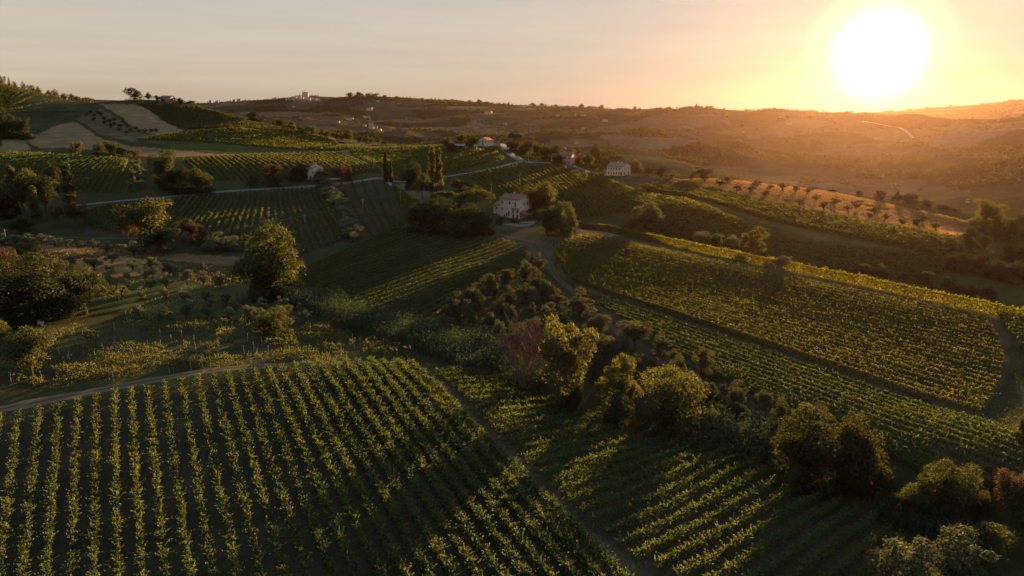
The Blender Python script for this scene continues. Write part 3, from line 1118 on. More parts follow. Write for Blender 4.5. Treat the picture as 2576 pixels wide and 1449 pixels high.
def place_tree(name, kind, px, py, top, wpx, mat, label=None, cat='tree', group=None, Y=None, whole=None):
    """a tree whose foot is seen at (px, py), as tall and as wide as in the photograph"""
    _tn[0] += 1
    if Y is None:
        x, y, z = hit(px, py)[0]
    else:
        a, b, c = ray(px, py)
        x, y = a * Y / b, Y
        z = float(H(x, y))
    dep = pix(x, y, z)[2]
    py0 = pix(x, y, z)[1]
    h = max(1.0, (py0 - top) * dep / F / math.cos(PITCH) * 1.0)
    w = wpx * dep / F
    i = (_tn[0] * 7 + 3) % PROTO[kind]
    cr, tk, ph, pr = PROTO[kind, i]
    sz, sx = h / ph, w / (2 * pr)
    rot = (_tn[0] * 2.399) % 6.283
    if whole is None:
        whole = (py0 - top) < 34
    if whole:
        o = link(name, small_data(kind, i, mat), None, (x, y, z - .1), rot)
        o.scale = (sx, sx, sz)
    else:
        o = empty(name, (x, y, z - .1), rot)
        o.scale = (sx, sx, sz)
        link('crown', crown_data(kind, i, mat), o)
        link('trunk', tk, o)
    tag(o, label, cat, group)
    return o

# ------------------------------------------------------------------ vineyards
def resample(pts, n, raw=False):
    P = (np.asarray(pts, float) if raw else hits(pts))[:, :2]
    seg = np.r_[0, np.cumsum(np.hypot(*np.diff(P, axis=0).T))]
    t = np.linspace(0, seg[-1], n)
    return np.column_stack([np.interp(t, seg, P[:, 0]), np.interp(t, seg, P[:, 1])])


POST_ME = None
STUFF = []
ROWN = [0]


def post_mesh():
    global POST_ME
    if POST_ME is None:
        b = MB()
        b.tube([(0, 0, -.3), (0, 0, 2.15)], [.06, .05], 6)
        POST_ME = b.mesh("post", M_POST)
    return POST_ME


def vineyard(A, B, n, label, group, mat=None, stuff=False, posts=0.0, post_seed=1, raw=False, par=None, mids=None, **kw):
    """rows from the edge A to the edge B (points of the frame that are laid onto the terrain)"""
    a, b = (np.asarray(A, float), np.asarray(B, float)) if raw else (resample(A, n), resample(B, n))
    n = len(a)
    rg = np.random.default_rng(post_seed * 13 + n)
    for i in range(n):
        ROWN[0] += 1
        k = dict(kw)
        if par:
            k.update(par(i / max(1, n - 1)))
        v, o = row_cards(a[i], b[i], seed=ROWN[0], mid=None if mids is None else mids[i], **k)
        if stuff:
            STUFF.append((v + np.array(o), mat or L_VINE))
            continue
        r = link("vine_row", card_mesh("vine_row", v, mat or L_VINE), None, o)
        tag(r, label.format(n=nth(i + 1)), "vine row", group)
        if posts:
            L = np.hypot(*(b[i] - a[i]))
            for t in np.arange(.5, L, 5.5):
                if rg.random() < posts:
                    q = a[i] + (b[i] - a[i]) * t / L
                    p = link("post", post_mesh(), r, (q[0] - o[0], q[1] - o[1], float(H(q[0], q[1])) - o[2]))
                    p.rotation_euler = (rg.normal() * .04, rg.normal() * .04, 0)


# --- foreground vineyard: rows running away from the camera, bare soil between them
_tops = [-50, 2, 50, 100, 150, 198, 245, 290, 332, 374, 415, 458, 498, 538, 572, 606, 640, 673, 706, 738, 770, 802, 834, 866, 898, 930, 962, 998, 1032]
_ty = np.interp(_tops, [-50, 50, 200, 330, 500, 700, 850, 1000, 1032], [1072, 1052, 1022, 992, 962, 936, 922, 922, 928])
_bots = [-110 + (1530 + 110) / 28 * i for i in range(29)]
_A = hit(_tops, _ty)[:, :2]
_B = hit(_bots, np.full(29, 1440.0))[:, :2]
_B = _B + (_B - _A) / np.linalg.norm(_B - _A, axis=1, keepdims=True) * 9.0


def _p1(f):
    k = max(0.0, min(1.0, (f - .42) / .4))
    return dict(w=.33 + .15 * k, h=1.6 + .3 * k, per_m=76 + 30 * k, gap=.06 - .05 * k, ragged=.5 - .1 * k, shoot=7.5 + 4 * k)


vineyard(_A, _B, 29, "{n} leafy vine row from the left in the bare-soil vineyard below the dirt track", "vine rows of the front vineyard", raw=True, par=_p1, posts=.10, s=.19, ss=.15)
# --- the vineyard right of it, rows crossing towards the ravine
_A2 = [(1092, 948), (1168, 1005), (1244, 1088), (1338, 1183), (1474, 1322), (1592, 1415), (1765, 1493), (1950, 1580), (2080, 1640)]
_B2 = [(1230, 942), (1335, 988), (1470, 1044), (1640, 1092), (1850, 1155), (1990, 1210), (2120, 1270), (2240, 1345), (2300, 1400)]
_gA, _gB = hits(_A2)[:, :2], hits(_B2)[:, :2]
_md = (_gA + _gB) / 2
_cl = np.r_[0, np.cumsum(np.hypot(*np.diff(_md, axis=0).T))]
_f = np.interp(np.linspace(0, _cl[-1], 33), _cl, np.arange(len(_A2)))
_i = np.minimum(_f.astype(int), len(_A2) - 2)
_fr = (_f - _i)[:, None]
_a2, _b2 = _gA[_i] * (1 - _fr) + _gA[_i + 1] * _fr, _gB[_i] * (1 - _fr) + _gB[_i + 1] * _fr
_m2 = (_a2 + _b2) / 2 + (_b2 - _a2)[:, ::-1] * (.05, -.05)
vineyard(_a2, _b2, 33, "{n} vine row, counted from the far end, in the vineyard between grass path and ravine", "vine rows between path and ravine", raw=True, mids=_m2,
         h=1.6, w=.38, per_m=74, s=.17, gap=.02, ragged=.4, shoot=8.0, posts=.06, ss=.15)
# --- big hill: below and above the headland
vineyard([(1445, 731), (1540, 790), (1630, 850), (1730, 905), (1830, 962), (1930, 1015)], [(2590, 1104), (2600, 1155), (2590, 1215), (2500, 1250), (2420, 1235), (2340, 1205)], 13,
         "{n} vine row downhill from the headland path on the big slope", "vine rows below the headland path", L_VINE, h=1.1, w=.26, per_m=64, s=.16, gap=.02, ragged=.22, shoot=2.5, ss=.13, h0=.25)
vineyard([(1432, 704), (1408, 670), (1392, 640), (1395, 612), (1440, 602), (1488, 596)], [(2467, 1042), (2492, 1005), (2514, 967), (2522, 910), (2506, 854), (2475, 810)], 23,
         "{n} vine row uphill from the headland path on the big slope", "vine rows above the headland path", L_VINEDRY, h=1.6, w=.34, per_m=56, s=.19, gap=.05, ragged=.25, shoot=2.2, ss=.15, h0=.25)
vineyard([(2505, 800), (2530, 840), (2560, 880)], [(2660, 835), (2680, 870), (2700, 910)], 9, "{n} short vine row behind the right end of the headland path, below the crest",
         "short vine rows at the right edge", L_VINE, h=1.9, w=.5, per_m=40, s=.26, gap=.1, shoot=2.4, ss=.2)
# --- middle vineyard below the farmhouse
vineyard([(757, 682), (767, 712), (830, 752), (900, 775), (965, 788), (1050, 797), (1125, 800)], [(1010, 574), (1100, 584), (1190, 594), (1270, 606), (1322, 624), (1330, 645), (1290, 690)], 27,
         "{n} vine row from the upper left edge in the square vineyard below the farmhouse", "vine rows of the square vineyard", L_VINE, h=1.1, w=.26, per_m=52, s=.18, gap=.02, ragged=.25, shoot=2.5, ss=.15, h0=.3)
# --- upright rows left of the olive strip
vineyard([(232, 530), (308, 516), (350, 512), (415, 506), (476, 498), (546, 493), (610, 488), (680, 483), (740, 479), (795, 475)],
         [(180, 552), (222, 570), (283, 586), (370, 600), (463, 612), (546, 630), (630, 642), (750, 645), (815, 625), (868, 604)], 44,
         "{n} upright vine row from the left on the slope below the grey road", "upright vine rows below the road", L_VINE, h=1.9, w=.40, per_m=17, s=.36, gap=.1, shoot=.6, ss=.25)
vineyard([(832, 464), (862, 461), (900, 459), (944, 458), (985, 462), (1010, 482), (1045, 505)], [(906, 600), (945, 598), (985, 582), (1025, 562), (1050, 540), (1056, 524), (1058, 515)], 16,
         "{n} vine row right of the grey olive strip, below the driveway", "vine rows beside the driveway", L_VINE, h=1.3, w=.34, per_m=24, s=.30, gap=.08, shoot=.6, ss=.25)
# --- slope below the road junction
vineyard([(1178, 441), (1240, 428), (1300, 419), (1360, 417), (1410, 420), (1480, 440), (1520, 452)], [(1250, 500), (1330, 512), (1430, 530), (1530, 545), (1580, 536), (1640, 522), (1660, 500)], 34,
         "{n} vine row on the slope below the road junction, counted from the left", "vine rows below the road junction", L_VINEDRY, h=1.9, w=.42, per_m=15, s=.38, gap=.08, shoot=.4, ss=.25)
# --- sunlit rows behind the small house on the left
vineyard([(462, 403), (520, 398), (575, 394), (644, 391), (740, 388), (850, 386)], [(515, 452), (590, 456), (680, 453), (770, 452), (880, 446), (955, 436)], 30,
         "{n} sunlit vine row from the left on the rise behind the small gabled house", "vine rows behind the small house", L_VINEDRY, stuff=False, h=1.9, w=.5, per_m=11, s=.46, gap=.05, shoot=0)
# --- the many distant rows: one mass
vineyard([(322, 404), (285, 400), (250, 398), (180, 394), (100, 389), (25, 386)], [(298, 488), (245, 486), (190, 480), (95, 480), (0, 452), (-60, 425)], 34, "", "", L_VINE, True, h=1.9, w=.5, per_m=10, s=.48, gap=.05, shoot=0)
vineyard([(345, 352), (390, 345), (440, 338), (500, 332), (560, 327)], [(850, 380), (885, 374), (905, 370), (890, 366), (860, 362)], 24, "", "", L_VINEDRY, True, h=2.0, w=.6, per_m=6, s=.65, gap=.05, shoot=0)
vineyard([(350, 262), (380, 262), (420, 264), (480, 266), (560, 289)], [(480, 325), (560, 325), (650, 328), (760, 346), (850, 361)], 34, "", "", L_GREEN, True, h=2.0, w=.6, per_m=5, s=.7, gap=.05, shoot=0)  # darker, less translucent leaves stand in for the shade on this slope
vineyard([(-20, 226), (-20, 255), (-10, 285)], [(235, 254), (225, 265), (200, 282)], 30, "", "", L_GREEN, True, h=2.0, w=.7, per_m=4.5, s=.75, gap=.05, shoot=0)  # hillside shade put into the leaf colour here as well
vineyard([(872, 374), (890, 396), (930, 412), (985, 438)], [(1110, 368), (1250, 384), (1270, 402), (1125, 436)], 40, "", "", L_VINE, True, h=1.9, w=.5, per_m=8, s=.55, gap=.06, shoot=0)
vineyard([(1592, 488), (1572, 512), (1600, 545), (1650, 570)], [(1990, 606), (1980, 636), (1930, 655), (1800, 626)], 24, "", "", L_VINEDRY, True, h=1.9, w=.5, per_m=11, s=.42, gap=.06, shoot=0)
vineyard([(1995, 612), (1975, 642), (1960, 660)], [(2390, 662), (2360, 700), (2330, 738)], 22, "", "", L_VINE, True, h=1.9, w=.6, per_m=16, s=.40, gap=.25, ragged=1, shoot=1, ss=.3)
vineyard([(1692, 457), (1655, 463), (1605, 478)], [(2400, 606), (2410, 628), (2370, 652)], 22, "", "", L_VINEDRY, True, h=2.0, w=.7, per_m=15, s=.42, gap=.2, ragged=1, shoot=1.2, ss=.35)
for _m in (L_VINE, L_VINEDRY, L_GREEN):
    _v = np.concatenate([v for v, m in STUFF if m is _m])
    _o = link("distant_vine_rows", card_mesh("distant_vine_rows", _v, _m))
    tag(_o, kind='stuff', label={"vine_leaves": "distant green vine rows on the far slopes", "yellowing_vine_leaves": "distant yellowing vine rows on the far slopes"}.get(_m.name, "vine rows covering the left hill, shade put into darker leaves"), cat="vineyard")
# --- tall trellis along the crest
_cr = []
_pp = resample([(1452, 570), (1560, 592), (1680, 617), (1800, 644), (1900, 665), (2000, 686), (2100, 706), (2200, 727), (2320, 754), (2440, 781), (2560, 809), (2640, 827)], 12)
for _i in range(11):
    _v, _o = row_cards(_pp[_i], _pp[_i + 1], h=3.0, w=1.1, per_m=200, s=.21, gap=0, ragged=.25, shoot=6, seed=900 + _i, h0=.3, ss=.18)
    _cr.append(_v + np.array(_o))
_v = np.concatenate(_cr)
_o0 = np.array([_pp[5][0], _pp[5][1], float(H(*_pp[5]))])
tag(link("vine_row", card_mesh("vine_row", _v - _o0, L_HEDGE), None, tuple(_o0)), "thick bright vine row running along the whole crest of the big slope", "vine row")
# --- the old, overgrown vineyard on the left
vineyard([(-60, 1006), (-60, 962), (-60, 930), (-20, 896), (90, 868), (180, 836), (330, 812), (420, 802)], [(540, 920), (700, 916), (850, 908), (1000, 902), (1040, 900), (985, 876), (900, 850), (820, 828)], 17,
         "{n} straggling vine row from the dirt track in the overgrown vineyard left of the reeds", "straggling rows of the old vineyard", L_VINEDRY, posts=.5, h=1.7, w=.42, per_m=18, s=.17, gap=.52, ragged=1.2, shoot=8.5, ss=.17)

# ------------------------------------------------------------------ trees
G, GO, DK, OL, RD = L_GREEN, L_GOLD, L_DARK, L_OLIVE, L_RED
for t in (
    ('broadleaf_tree', 'dense', 690, 752, 582, 162, G, "big round broadleaf tree with sunlit golden top beside the olive grove"),
    ('broadleaf_tree', 'broad', 387, 612, 507, 150, GO, "golden broadleaf tree in front of the upright vine rows"),
    ('small_tree', 'broad', 322, 610, 540, 54, RD, "small reddish tree left of the golden broadleaf tree"),
    ('small_tree', 'broad', 486, 612, 552, 62, RD, "small reddish tree right of the golden broadleaf tree"),
    ('bush', 'bush', 508, 628, 572, 70, DK, "dark bush right of the reddish trees at the meadow edge"),
    ('bush', 'bush', 420, 634, 576, 120, DK, "wide dark bush in front of the golden broadleaf tree"),
    ('small_tree', 'olive', 556, 632, 588, 92, OL, "grey-green round tree left of the biggest broadleaf tree"),
    ('broadleaf_tree', 'broad', 62, 548, 436, 112, GO, "golden tree between the two poplars at the left edge"),
    ('broadleaf_tree', 'dense', 12, 548, 470, 90, G, "green tree at the very left, under the poplars"),
    ('broadleaf_tree', 'broad', 122, 545, 458, 84, GO, "golden tree just left of the slender lit poplar"),
    ('poplar', 'poplar', 178, 518, 418, 34, GO, "slender lit poplar right of the golden trees on the left"),
    ('poplar', 'poplar', 42, 545, 424, 32, GO, "tall poplar standing above the golden trees at left edge"),
    ('poplar', 'poplar', 92, 560, 474, 30, GO, "short poplar in front of the golden trees at left edge"),
    ('small_tree', 'spread', 150, 568, 520, 38, RD, "small pinkish tree below the slender lit poplar"),
    ('small_tree', 'spread', 192, 570, 512, 52, RD, "pinkish bare-looking tree at the left end of the upright rows"),
    ('evergreen_tree', 'dense', 128, 485, 420, 44, DK, "dark evergreen tree behind the golden trees on the left"),
    ('bush', 'bush', 60, 590, 545, 150, G, "broad green bush at the foot of the golden trees"),
    ('broadleaf_tree', 'dense', 70, 806, 664, 200, L_OAK, "huge dark broadleaf tree above the old vineyard at left edge"),
    ('broadleaf_tree', 'broad', 214, 790, 682, 150, G, "round tree with sunlit right side above the old vineyard"),
    ('broadleaf_tree', 'broad', 110, 740, 636, 120, G, "green tree behind the huge dark tree, its top lit"),
    ('small_tree', 'broad', 22, 730, 628, 74, RD, "red-leaved tree at the left edge above the huge dark tree"),
    ('bush', 'bush', 62, 668, 612, 110, GO, "yellow-green bush beside the wooden pole at the left"),
    ('broadleaf_tree', 'dense', 150, 800, 720, 130, DK, "dark tree in the gap between the two big left trees"),
    ('small_tree', 'broad', 82, 956, 832, 132, GO, "sunlit golden tree standing among the old vines"),
    ('small_tree', 'broad', 6, 910, 806, 70, GO, "golden tree cut by the left edge beside the old vines"),
    ('small_tree', 'dense', 690, 850, 776, 86, GO, "small round golden tree at the end of the olive grove"),
    ('broadleaf_tree', 'spread', 1425, 1022, 814, 148, GO, "tall open golden tree right of the bare reddish tree"),
    ('broadleaf_tree', 'spread', 1558, 1040, 898, 108, GO, "middle golden tree of the three in the ravine"),
    ('broadleaf_tree', 'broad', 1686, 1088, 930, 152, GO, "wide round golden tree, rightmost of the three in the ravine"),
    ('small_tree', 'olive', 1790, 1090, 1028, 44, GO, "little pale tree right of the three golden trees"),
    ('bush', 'bush', 1560, 1075, 990, 120, DK, "dark thicket under the middle golden tree in the ravine"),
    ('bush', 'bush', 1660, 1102, 1020, 130, DK, "dark thicket under the rightmost golden tree in the ravine"),
    ('bush', 'bush', 1440, 1045, 960, 110, DK, "dark thicket at the foot of the tall open golden tree"),
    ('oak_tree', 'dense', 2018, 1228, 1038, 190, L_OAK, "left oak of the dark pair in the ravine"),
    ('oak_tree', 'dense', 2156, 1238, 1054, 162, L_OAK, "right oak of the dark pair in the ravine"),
    ('small_tree', 'broad', 2282, 1312, 1206, 104, G, "small tree with lit crown right of the two dark oaks"),
    ('small_tree', 'broad', 2384, 1318, 1162, 128, G, "taller tree with lit top farther right of the dark oaks"),
    ('small_tree', 'broad', 2548, 1340, 1182, 118, RD, "red-brown tree at the right edge above the dark shrub"),
    ('small_tree', 'dense', 2450, 1330, 1238, 80, G, "low green tree beside the red-brown tree"),
    ('willow_tree', 'olive', 2292, 1520, 1368, 200, L_WILLOW, "pale grey-green willow crown nearest the bottom edge"),
    ('willow_tree', 'olive', 2398, 1475, 1318, 190, L_WILLOW, "pale grey-green willow crown behind the nearest willow"),
    ('shrub', 'bush', 2490, 1430, 1312, 190, G, "big dark shrub at the right edge behind the willows"),
    ('shrub', 'bush', 2600, 1400, 1250, 150, DK, "dark shrub cut by the right edge"),
    ('shrub', 'dense', 2575, 1110, 1035, 60, G, "green shrub at the right edge beside the grassy headland"),
    # round the farmhouse
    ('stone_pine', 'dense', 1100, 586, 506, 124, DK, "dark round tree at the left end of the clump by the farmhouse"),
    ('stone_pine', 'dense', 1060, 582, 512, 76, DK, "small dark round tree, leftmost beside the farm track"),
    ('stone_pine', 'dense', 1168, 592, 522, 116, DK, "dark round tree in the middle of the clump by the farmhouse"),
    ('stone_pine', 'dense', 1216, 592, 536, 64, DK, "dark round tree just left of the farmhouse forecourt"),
    ('stone_pine', 'pine', 1120, 545, 483, 76, G, "flat-topped pine with lit top, left of the farmhouse"),
    ('stone_pine', 'pine', 1198, 548, 480, 98, G, "wide flat-topped pine with lit top beside the farmhouse"),
    ('stone_pine', 'dense', 1158, 556, 500, 70, DK, "dark tree between the two flat-topped pines"),
    ('broadleaf_tree', 'dense', 1352, 546, 466, 90, GO, "tall tree with glowing edge behind the farmhouse"),
    ('broadleaf_tree', 'dense', 1322, 540, 474, 56, G, "green tree right behind the farmhouse roof"),
    ('bush', 'bush', 1372, 592, 530, 96, DK, "wide dark bush right of the farmhouse porch"),
    ('willow_tree', 'dome', 1416, 588, 512, 66, L_WILLOW, "pale weeping tree right of the farmhouse"),
    ('willow_tree', 'dome', 1398, 590, 524, 54, L_WILLOW, "second pale weeping tree, nearer the farmhouse bush"),
    ('bush', 'bush', 1430, 596, 568, 42, GO, "golden bush at the foot of the pale weeping trees"),
    ('bush', 'bush', 1262, 566, 548, 30, DK, "small dark shrub below the farmhouse stairs"),
    ('bush', 'bush', 1292, 562, 552, 34, DK, "low dark shrub in front of the farmhouse doors"),
    ('willow_tree', 'dome', 1618, 596, 516, 102, L_WILLOW, "round weeping tree standing alone behind the crest row"),
    # valley behind the crest
    ('small_tree', 'broad', 1764, 622, 584, 44, OL, "leftmost of the pale trees behind the crest row"),
    ('small_tree', 'broad', 1803, 632, 590, 44, G, "second pale tree from the left behind the crest row"),
    ('small_tree', 'broad', 1838, 640, 596, 48, OL, "third pale tree from the left behind the crest row"),
    ('small_tree', 'spread', 1893, 652, 574, 64, GO, "tall loose tree leaning right behind the crest row"),
    ('bush', 'bush', 1932, 668, 645, 40, OL, "low pale bush right of the tall loose tree"),
    ('bush', 'bush', 1968, 678, 644, 66, OL, "broad pale bush touching the crest row from behind"),
    # middle distance
    ('poplar', 'poplar', 1090, 498, 378, 26, GO, "left one of the twin poplars below the road"),
    ('poplar', 'poplar', 1104, 500, 384, 26, GO, "right one of the twin poplars below the road"),
    ('broadleaf_tree', 'dense', 1040, 476, 414, 56, DK, "dark broad tree left of the twin poplars"),
    ('broadleaf_tree', 'spread', 1062, 500, 440, 44, G, "thin tree in front of the twin poplars"),
    ('cypress', 'cypress', 971, 458, 388, 16, DK, "dark slim cypress above the roadside shrine"),
    ('cypress', 'cypress', 984, 458, 408, 12, G, "slightly shorter cypress beside the dark slim one"),
    ('small_tree', 'dense', 878, 456, 420, 22, RD, "dark red upright tree beside the road"),
    ('small_tree', 'spread', 858, 453, 418, 46, RD, "pinkish thin tree right of the small gabled house"),
    ('small_tree', 'dense', 808, 460, 428, 38, DK, "dark round tree in front of the small gabled house"),
    ('broadleaf_tree', 'dense', 750, 453, 414, 52, DK, "dark tree left of the small gabled house"),
    ('small_tree', 'spread', 690, 456, 414, 58, RD, "pinkish thin tree among the sunlit rows"),
    ('broadleaf_tree', 'dense', 425, 474, 386, 72, G, "tall dark tree at the left end of the sunlit rows"),
    ('broadleaf_tree', 'dense', 452, 486, 424, 86, DK, "dark tree in front of the sunlit rows, left one"),
    ('broadleaf_tree', 'dense', 508, 487, 428, 66, G, "dark tree in front of the sunlit rows, right one"),
    ('bush', 'bush', 634, 468, 444, 60, DK, "dark bush along the road below the sunlit rows"),
    ('bush', 'bush', 700, 468, 446, 56, DK, "dark roadside bush left of the small gabled house"),
    ('bush', 'bush', 1160, 480, 454, 70, G, "green bush below the road right of the twin poplars"),
    ('small_tree', 'spread', 1190, 505, 470, 50, G, "thin tree on the slope right of the twin poplars"),
    # left hill
    ('broadleaf_tree', 'dense', 20, 348, 290, 70, DK, "dark wood-edge tree at the foot of the left hill"),
    ('broadleaf_tree', 'dense', 62, 350, 300, 46, DK, "dark tree right beside the wood edge on the left"),
    ('small_tree', 'broad', 52, 348, 302, 30, RD, "reddish tree glowing among the dark wood-edge trees"),
    ('bush', 'bush', 200, 388, 356, 40, G, "leftmost of the bushes between stubble and vines"),
    ('broadleaf_tree', 'dense', 250, 390, 362, 36, G, "second bush-like tree at the stubble's lower edge"),
    ('broadleaf_tree', 'dense', 280, 393, 359, 46, G, "tallest of the trees at the stubble's lower edge"),
    ('bush', 'bush', 310, 394, 372, 40, DK, "dark bush between the trees at the stubble's edge"),
    ('bush', 'bush', 338, 398, 376, 28, G, "rightmost bush at the stubble's lower edge"),
    ('small_tree', 'dense', 845, 371, 357, 26, OL, "small round tree alone below the dark ridge wood"),
    ('broadleaf_tree', 'bush', 336, 256, 224, 56, G, "broad tree on the hilltop left of the hilltop house"),
    ('small_tree', 'broad', 376, 257, 235, 18, G, "small tree between the broad hilltop tree and the house"),
    ('small_tree', 'broad', 396, 258, 241, 16, G, "bush-like tree just left of the hilltop house"),
    ('bush', 'bush', 410, 260, 248, 22, DK, "dark bush in front of the hilltop house's left end"),
    ('bush', 'bush', 437, 261, 247, 26, DK, "dark bush in front of the hilltop house's right end"),
    ('small_tree', 'dense', 452, 262, 248, 22, G, "round tree just right of the hilltop house"),
    ('small_tree', 'dense', 480, 265, 254, 26, G, "low tree at the right end of the hilltop"),
    ('broadleaf_tree', 'dense', 640, 304, 283, 44, DK, "dark tree alone on the ridge line right of the hilltop"),
    ('broadleaf_tree', 'dense', 706, 320, 302, 24, DK, "dark small tree on the ridge line before the ridge wood"),
    # road junction
    ('umbrella_pine', 'pine', 1294, 372, 337, 38, DK, "umbrella pine above the road near the junction"),
    ('small_tree', 'dense', 1286, 384, 356, 40, DK, "dark tree beneath the umbrella pine"),
    ('small_tree', 'broad', 1330, 390, 355, 46, RD, "russet tree right of the umbrella pine"),
    ('small_tree', 'dense', 1352, 396, 362, 34, G, "green tree right of the russet tree"),
    ('small_tree', 'dense', 1310, 394, 368, 36, G, "green tree below the russet tree at the road"),
    ('small_tree', 'dense', 1376, 402, 372, 36, DK, "dark tree left of the pink house"),
    ('small_tree', 'dense', 1398, 404, 368, 34, DK, "tall dark tree touching the pink house on its left"),
    ('small_tree', 'dense', 1402, 412, 390, 34, DK, "low dark tree in front of the pink house's left wing"),
    ('evergreen_tree', 'dense', 1502, 418, 370, 40, DK, "tall dark round tree between the pink and the cream house"),
    ('small_tree', 'dense', 1474, 420, 392, 40, G, "green tree just right of the pink house"),
    ('small_tree', 'dense', 1456, 414, 396, 26, DK, "small dark tree at the pink house's right corner"),
    ('stone_pine', 'pine', 1552, 418, 391, 44, G, "flat pine behind the cream house"),
    ('small_tree', 'dense', 1520, 422, 398, 36, DK, "dark tree left of the flat pine"),
    ('small_tree', 'dense', 1602, 428, 404, 28, GO, "lit tree behind the cream house's right end"),
    ('small_tree', 'olive', 1632, 440, 414, 40, DK, "dark tree right of the cream house"),
    ('small_tree', 'olive', 1664, 452, 420, 44, DK, "round dark tree at the start of the olive ridge"),
    ('small_tree', 'olive', 1690, 452, 430, 26, GO, "lit bush at the start of the olive ridge"),
    ('bush', 'bush', 1490, 428, 412, 60, DK, "dark hedge bush above the road to the cream house"),
    ('small_tree', 'broad', 1124, 378, 348, 28, G, "lit tree left of the red-roofed house"),
    ('small_tree', 'broad', 1162, 366, 340, 32, G, "tree behind the sheds by the red-roofed house"),
    ('small_tree', 'dense', 1186, 368, 346, 34, DK, "dark tree left of the red-roofed house"),
    ('small_tree', 'dense', 1140, 384, 362, 34, DK, "dark low tree left of the grey shed"),
    ('hedge', 'bush', 1238, 382, 368, 66, DK, "dark hedge in front of the red-roofed house"),
    ('broadleaf_tree', 'dense', 2476, 568, 507, 78, GO, "big round tree at the right end of the olive ridge"),
    ('small_tree', 'olive', 1766, 450, 417, 62, G, "widest dark tree behind the olive ridge"),
    ('evergreen_tree', 'cypress', 1751, 272, 261, 5, DK, "lone dark cypress on the far skyline"),
    ('evergreen_tree', 'cypress', 1280, 270, 257, 5, DK, "thin cypress on the skyline above the umbrella pine"),
):
    place_tree(*t)

# bare tree
_x, _y, _z = hit(1316, 990)[0]
_bt, _bw = bare_parts(5, 6)
_o = tag(empty("bare_tree", (_x, _y, _z), 1.0), "leafless reddish tree left of the tall open golden tree", "tree")
_dep = pix(_x, _y, _z)[2]
_s = (990 - 786) * _dep / F / .973 / 9.6
_o.scale = (_s * 1.0, _s * 1.0, _s)
_bt.build("trunk", M_TWIG, _o)
_bw.build("twigs", M_TWIG, _o)


def batch(name, kinds, mat, pts, label, cat, group, Y=None, h=None, w=None, jit=0.12):
    pts = sorted(pts)
    rg = np.random.default_rng(len(pts) * 3 + len(label))
    for i, p in enumerate(pts):
        px, py = p[:2]
        hh, ww = p[2:4] if len(p) > 3 else (h, w)
        k = 1 + rg.normal() * jit
        kind = kinds if isinstance(kinds, str) else kinds[int(rg.integers(len(kinds)))]
        place_tree(name, kind, px, py, py - hh * k, ww * k * (1 + rg.normal() * .08), mat, label.format(n=nth(i + 1)), cat, group, Y=p[4] if len(p) > 4 else Y)


def c5(pts):     # crops are written in their own scale
    return [(x * .3214, 460 + .3214 * y) for x, y in pts]


batch('olive_tree', 'olive', OL, [(x, y + 8) for x, y in c5([(560, 660), (740, 660), (880, 620), (860, 690), (1040, 660), (1185, 680), (1330, 715), (1000, 740), (1170, 760), (860, 740), (850, 800), (1000, 815),
      (1180, 815), (1465, 710), (1470, 770), (1310, 800), (960, 890), (1110, 890), (1300, 890), (1450, 915), (1090, 1040), (1280, 1045), (1460, 1040), (1630, 1030), (1800, 1050), (1620, 920), (1770, 950),
      (1900, 950), (1950, 1060), (2050, 990), (2200, 980), (2250, 1070), (2400, 1080), (1600, 780), (1720, 800), (1600, 700), (2130, 1050), (1480, 985), (1640, 980), (1850, 1000), (2350, 1010)])],
      "{n} grey olive tree from the left in the grove below the meadow", "olive tree", "olive trees of the left grove", h=36, w=37)
batch('olive_tree', 'olive', OL, [(8, 618), (40, 615), (72, 616), (105, 618), (138, 621), (172, 624), (205, 628), (238, 631), (272, 634), (305, 637), (338, 640)],
      "{n} olive tree from the left in the line above the dry meadow", "olive tree", "line of olive trees above the meadow", h=27, w=42)
batch('olive_tree', 'olive', OL, [(812, 478), (822, 492), (838, 490), (832, 506), (848, 512), (842, 526), (860, 532), (855, 546), (870, 552), (868, 566), (884, 572), (880, 588), (895, 596), (890, 608), (875, 600), (806, 470), (826, 482), (844, 500), (838, 516), (856, 522), (850, 536), (864, 544), (862, 558), (876, 564), (872, 578), (886, 584), (884, 602), (818, 500), (868, 590)],
      "{n} pale olive tree from the left in the strip dividing the upright vine rows", "olive tree", "olive strip between the vine rows", h=26, w=38)
batch('olive_tree', ('olive', 'olive', 'bush'), L_SCRUB, [(1330, 690), (1352, 688), (1353, 708), (1353, 735), (1376, 758), (1402, 775), (1427, 802), (1459, 800), (1273, 728), (1207, 780), (1150, 812), (1236, 832), (1279, 782), (1322, 762),
      (1245, 752), (1319, 730), (1190, 820), (1290, 820), (1340, 800), (1300, 850), (1250, 862), (1370, 820), (1300, 700), (1225, 752), (1180, 790), (1260, 800), (1385, 800), (1420, 840), (1350, 860), (1310, 890), (1440, 880)],
      "{n} olive tree from the left in the thicket above the ravine", "olive tree", "olive thicket above the ravine", h=54, w=54, jit=.26)
batch('shrub', ('bush', 'olive', 'broad'), L_SCRUB, [(1513, 848), (1573, 852), (1598, 882), (1660, 895), (1531, 885), (1526, 915), (1642, 940), (1764, 945), (1480, 850), (1600, 920), (1700, 960), (1875, 995), (1926, 1030), (1820, 990), (1480, 890), (1560, 910), (1545, 935), (1690, 990), (1740, 980), (1790, 1000), (1850, 1025), (1700, 925), (1960, 1060), (1990, 1100), (2050, 1090)],
      "{n} grey shrub from the left on the bank between ravine and big slope", "shrub", "shrubs on the ravine bank", h=50, w=52, jit=.28)
